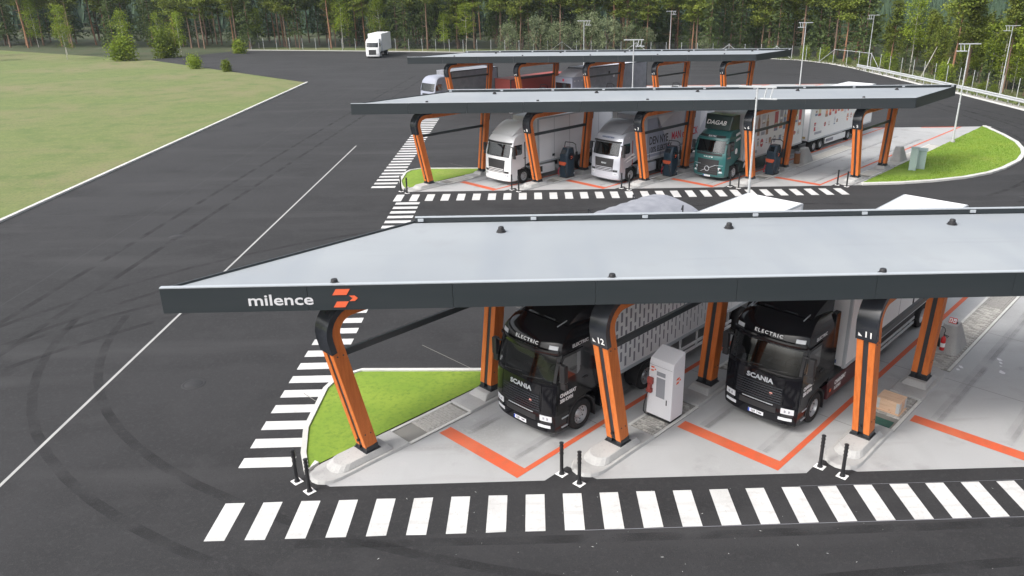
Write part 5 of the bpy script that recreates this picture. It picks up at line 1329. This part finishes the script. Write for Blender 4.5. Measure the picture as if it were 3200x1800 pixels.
ZONES = ((-9, -.14, 'far left beyond the lone white truck'), (-.14, .02, 'behind the left half of the farthest canopy'), (.02, .16, 'behind the middle of the farthest canopy'), (.16, .31, 'behind the right half of the farthest canopy'),
 (.31, .43, 'behind the braced corner of the fence'), (.43, .485, 'behind the start of the guard rail'), (.485, .55, 'right behind the grass island lamp post'), (.55, .615, 'around the rightmost lamp post'), (.615, 9, 'at the right edge of the photo'))
def zone(x, y):
    r = x/y
    for a, b, n_ in ZONES:
        if a <= r < b: return n_
def plant(kind, x, y, h, label=None, var=None, z=-.1):
    if COUNT.get(kind, 0) >= 295: return
    r = x/y; d = math.hypot(x, y)
    if label is None and kind in ('pine', 'spruce', 'birch'):
        if .43 < r < .54: h = min(h, max(4.5, 12.93-d*math.tan(R(rnd.uniform(1.35, 2.7)))-.3))
        elif .57 < r < .63: h = min(h, max(4.5, 12.93-d*math.tan(R(rnd.uniform(1.1, 2.4)))-.3))
    if var is None: var = (rnd.randrange(5, 8) if (r > .43 and rnd.random() < .72) else rnd.randrange(5)) if kind == 'pine' else rnd.randrange(len(PROT[kind]))
    if label is None: label = {'pine': ('bushy yellow green pine' if var is not None and var > 4 else 'tall bare-trunked pine'), 'spruce': 'dark drooping spruce', 'birch': 'light green birch', 'willow': 'grey green willow shrub', 'bush': 'low green bush'}[kind]+' '+zone(x, y)
    COUNT[kind] = COUNT.get(kind, 0)+1
    me = PROT[kind][var]
    g = thing(NAMES[kind][0], label, NAMES[kind][1], (x, y, z), rnd.uniform(0, 6.283), TG[kind]); s_ = h/H0[kind]; g.scale = (s_*rnd.uniform(.88,1.15), s_*rnd.uniform(.88,1.15), s_)
    link('trunk', me[0], g); link('crown', me[1], g)
rnd.seed(31)
# trees one can single out
plant('pine', 57.6, 105.1, 15.5, 'tall pine with reddish trunk just left of the lamp post on the grass island', 3)
plant('pine', 56.6, 121.8, 10.5, 'pine with orange trunk right of the lamp post at the start of the guard rail', 0)
plant('birch', 57.2, 116.3, 11.5, 'birch with a pale thin trunk between the guard rail lamp posts', 2)
plant('pine', 58.8, 94.8, 12.5, 'pine with grey trunk just left of the rightmost lamp post', 1)
plant('birch', 58.4, 88.5, 11.5, 'bright green birch beside the rightmost lamp post', 0)
plant('birch', 59.6, 99.5, 8.5, 'bright green young birch behind the grass island lamp post', 1)
plant('pine', 54.3, 134.5, 16, 'pine with slanted brown trunk behind the braced fence corner', 0)
plant('spruce', 52.3, 142.0, 17, 'dark spruce right of the lamp post behind the middle canopy', 1)
def dens(P, step, offs, fn):
    for (d0, d1) in offs:
        for q in resample(P, step):
            i = min(range(len(FP)-1), key=lambda k: (FP[k][0]-q[0])**2+(FP[k][1]-q[1])**2)
            a = Vector(FP[i]); b = Vector(FP[i+1]); t = (b-a).normalized(); n = Vector((t.y, -t.x)); d = rnd.uniform(d0, d1)
            fn(q[0]+n.x*d+rnd.uniform(-1.6,1.6), q[1]+n.y*d+rnd.uniform(-1.6,1.6), d)
right = [(57.2,44),(57.0,90),(56.6,97),(56.2,105),(55.9,113),(55.1,118),(54.6,124.5)]
def f_right(x, y, d):
    k = rnd.random(); hmax = 9.5+d*.02 if y > 108 else (12.5 if y > 88 else 15.0)
    if d < 8: 
        if k < .34: plant('birch', x, y, rnd.uniform(.40,.92)*hmax)
        elif k < .80: plant('pine', x, y, rnd.uniform(.45,1.0)*hmax)
        else: plant('spruce', x, y, rnd.uniform(.45,.9)*hmax)
    elif k < .55: plant('pine', x, y, rnd.uniform(.78,1.05)*hmax)
    elif k < .92: plant('spruce', x, y, rnd.uniform(.75,1.1)*hmax)
    else: plant('birch', x, y, rnd.uniform(.7,.95)*hmax)
dens(right, 2.5, ((1.8,4.5),(4.5,7.9),(8.1,12),(13,19)), f_right); dens(right, 3.0, ((12,18),(19,27),(27,36),(36,47)), f_right)
back = [(53.2,129.5),(51.3,133.5),(48,139.2),(43.3,143.4),(36,147.2),(20,153.5),(0,159.5),(-30,167.5),(-60,173.5)]
def f_back(x, y, d):
    k = rnd.random()
    if d < 7:
        if x < 20 and k < .10: return
        if k < .62: plant('pine', x, y, rnd.uniform(14,19))
        elif k < .92: plant('spruce', x, y, rnd.uniform(12,18))
        else: plant('birch', x, y, rnd.uniform(7,11))
    elif k < .55: plant('pine', x, y, rnd.uniform(15,20))
    else: plant('spruce', x, y, rnd.uniform(14,20))
dens(back, 3.0, ((3.0,6.5),(8,14),(15,22)), f_back); dens(back, 4.2, ((23,32),(33,45)), f_back)
dens([(-60,173.5),(-100,180),(-150,190)], 3.2, ((1,6),(7,14),(15,25)), f_back)
for (x, y, h) in ((2,160,6.5),(6.5,158.5,5.6),(12,157,7.2),(16,156,6.4),(19.5,155.5,5.2),(23,154.6,4.6),(-4,162,5.2)): plant('willow', x, y, h)
plant('willow', 33.5, 149.6, 3.2, 'pale willow shrub before the dark trunks behind the right end of the farthest canopy')
for q in resample(FP[2:13], 3.4):
    if rnd.random() < .8: plant('bush', q[0]+rnd.uniform(.5,3.2), q[1]+rnd.uniform(.4,2.5), rnd.uniform(.8,2.3))
for (x, y, h) in ((-69,155,4.2),(-74,149,3.5),(-58,163,2.2),(-48,128,1.5),(-55,133,1.9)): plant('bush', x, y, h, 'green bush on the grass field at the far left')
for (x, y, h) in ((-78,158,9),(-86,152,8),(-92,163,10),(-70,164,8.5),(-100,150,7.5),(-108,160,9.5)): plant('birch', x, y, h, 'birch standing free on the far left grass field')
# leaning dead trunks by the fence
for (x, y, dx, h, l) in ((56.6,111.5,1.9,4.2,'pale dead trunk leaning to the right behind the guard rail'),(57.2,106.8,.9,3.2,'short broken pale trunk behind the guard rail')):
    mb = MB(); mb.tube((x,y,-.1),(x+dx,y+.3,h),.085,.04,7); tag(mb.build('dead_trunk', BARKB), l, 'dead tree')
# rough grass of the verge
mb = MB(); rnd.seed(5)
FPv = resample(FP[1:15], .16)
for q in FPv:
    for k in range(4):
        x = q[0]-rnd.uniform(-3.0, 3.2); y = q[1]-rnd.uniform(-2.5, 2.6)
        if in_poly(x, y, LOT) or math.hypot(x-q[0], y-q[1]) > 3.8: continue
        if x > 55 and x < 54.6: continue
        tuft(mb, x, y, -.05, rnd.uniform(.15,.55), .05)
mb.build('rough_grass', VERGE, kind='stuff')
# wooded hill beyond the trees: crowns too many to count
rnd.seed(9); mb = MB(); FPQ = resample(FP, 9)+[(-75,176),(-90,179),(-105,182),(-120,185),(-140,188)]
for i in range(13000):
    y = 60+(rnd.random()**1.1)*740; x = rnd.uniform(-.45*y-60, .95*y+40)
    if x > .95*y+40 or in_poly(x, y, LOT) or (x < 40 and y < 195): continue
    if min(math.hypot(x-q_[0], y-q_[1]) for q_ in FPQ) < 43: continue
    h = rnd.uniform(9, 17) if y > 250 else rnd.uniform(7, 9.5); r0 = h*rnd.uniform(.16,.24); z = hill(x, y); n = 6; a0 = rnd.random()
    v = [(x+r0*math.cos(a0+6.283*k/n), y+r0*math.sin(a0+6.283*k/n), z+h*.12) for k in range(n)]+[(x+r0*.55*math.cos(a0+.5+6.283*k/n), y+r0*.55*math.sin(a0+.5+6.283*k/n), z+h*.58) for k in range(n)]+[(x, y, z+h)]
    mb.add(v, [(k,(k+1)%n,n+(k+1)%n,n+k) for k in range(n)]+[(n+k,n+(k+1)%n,2*n) for k in range(n)], 0, False)
mb.build('far_wood', LFAR, kind='stuff')

# air: thin even haze round the whole scene
hz = bpy.data.materials.new('haze_air'); hz.use_nodes = True; t = hz.node_tree
for n_ in list(t.nodes):
    if n_.type == 'BSDF_PRINCIPLED': t.nodes.remove(n_)
pv = t.nodes.new('ShaderNodeVolumePrincipled'); pv.inputs['Color'].default_value = (.80, .90, 1, 1); pv.inputs['Density'].default_value = .00015; pv.inputs['Anisotropy'].default_value = .2
t.links.new(pv.outputs[0], t.nodes['Material Output'].inputs['Volume'])
mb = MB(); mb.box(-960, 1300, -150, 1130, -1.3, 190); mb.build('haze', hz, kind='stuff')
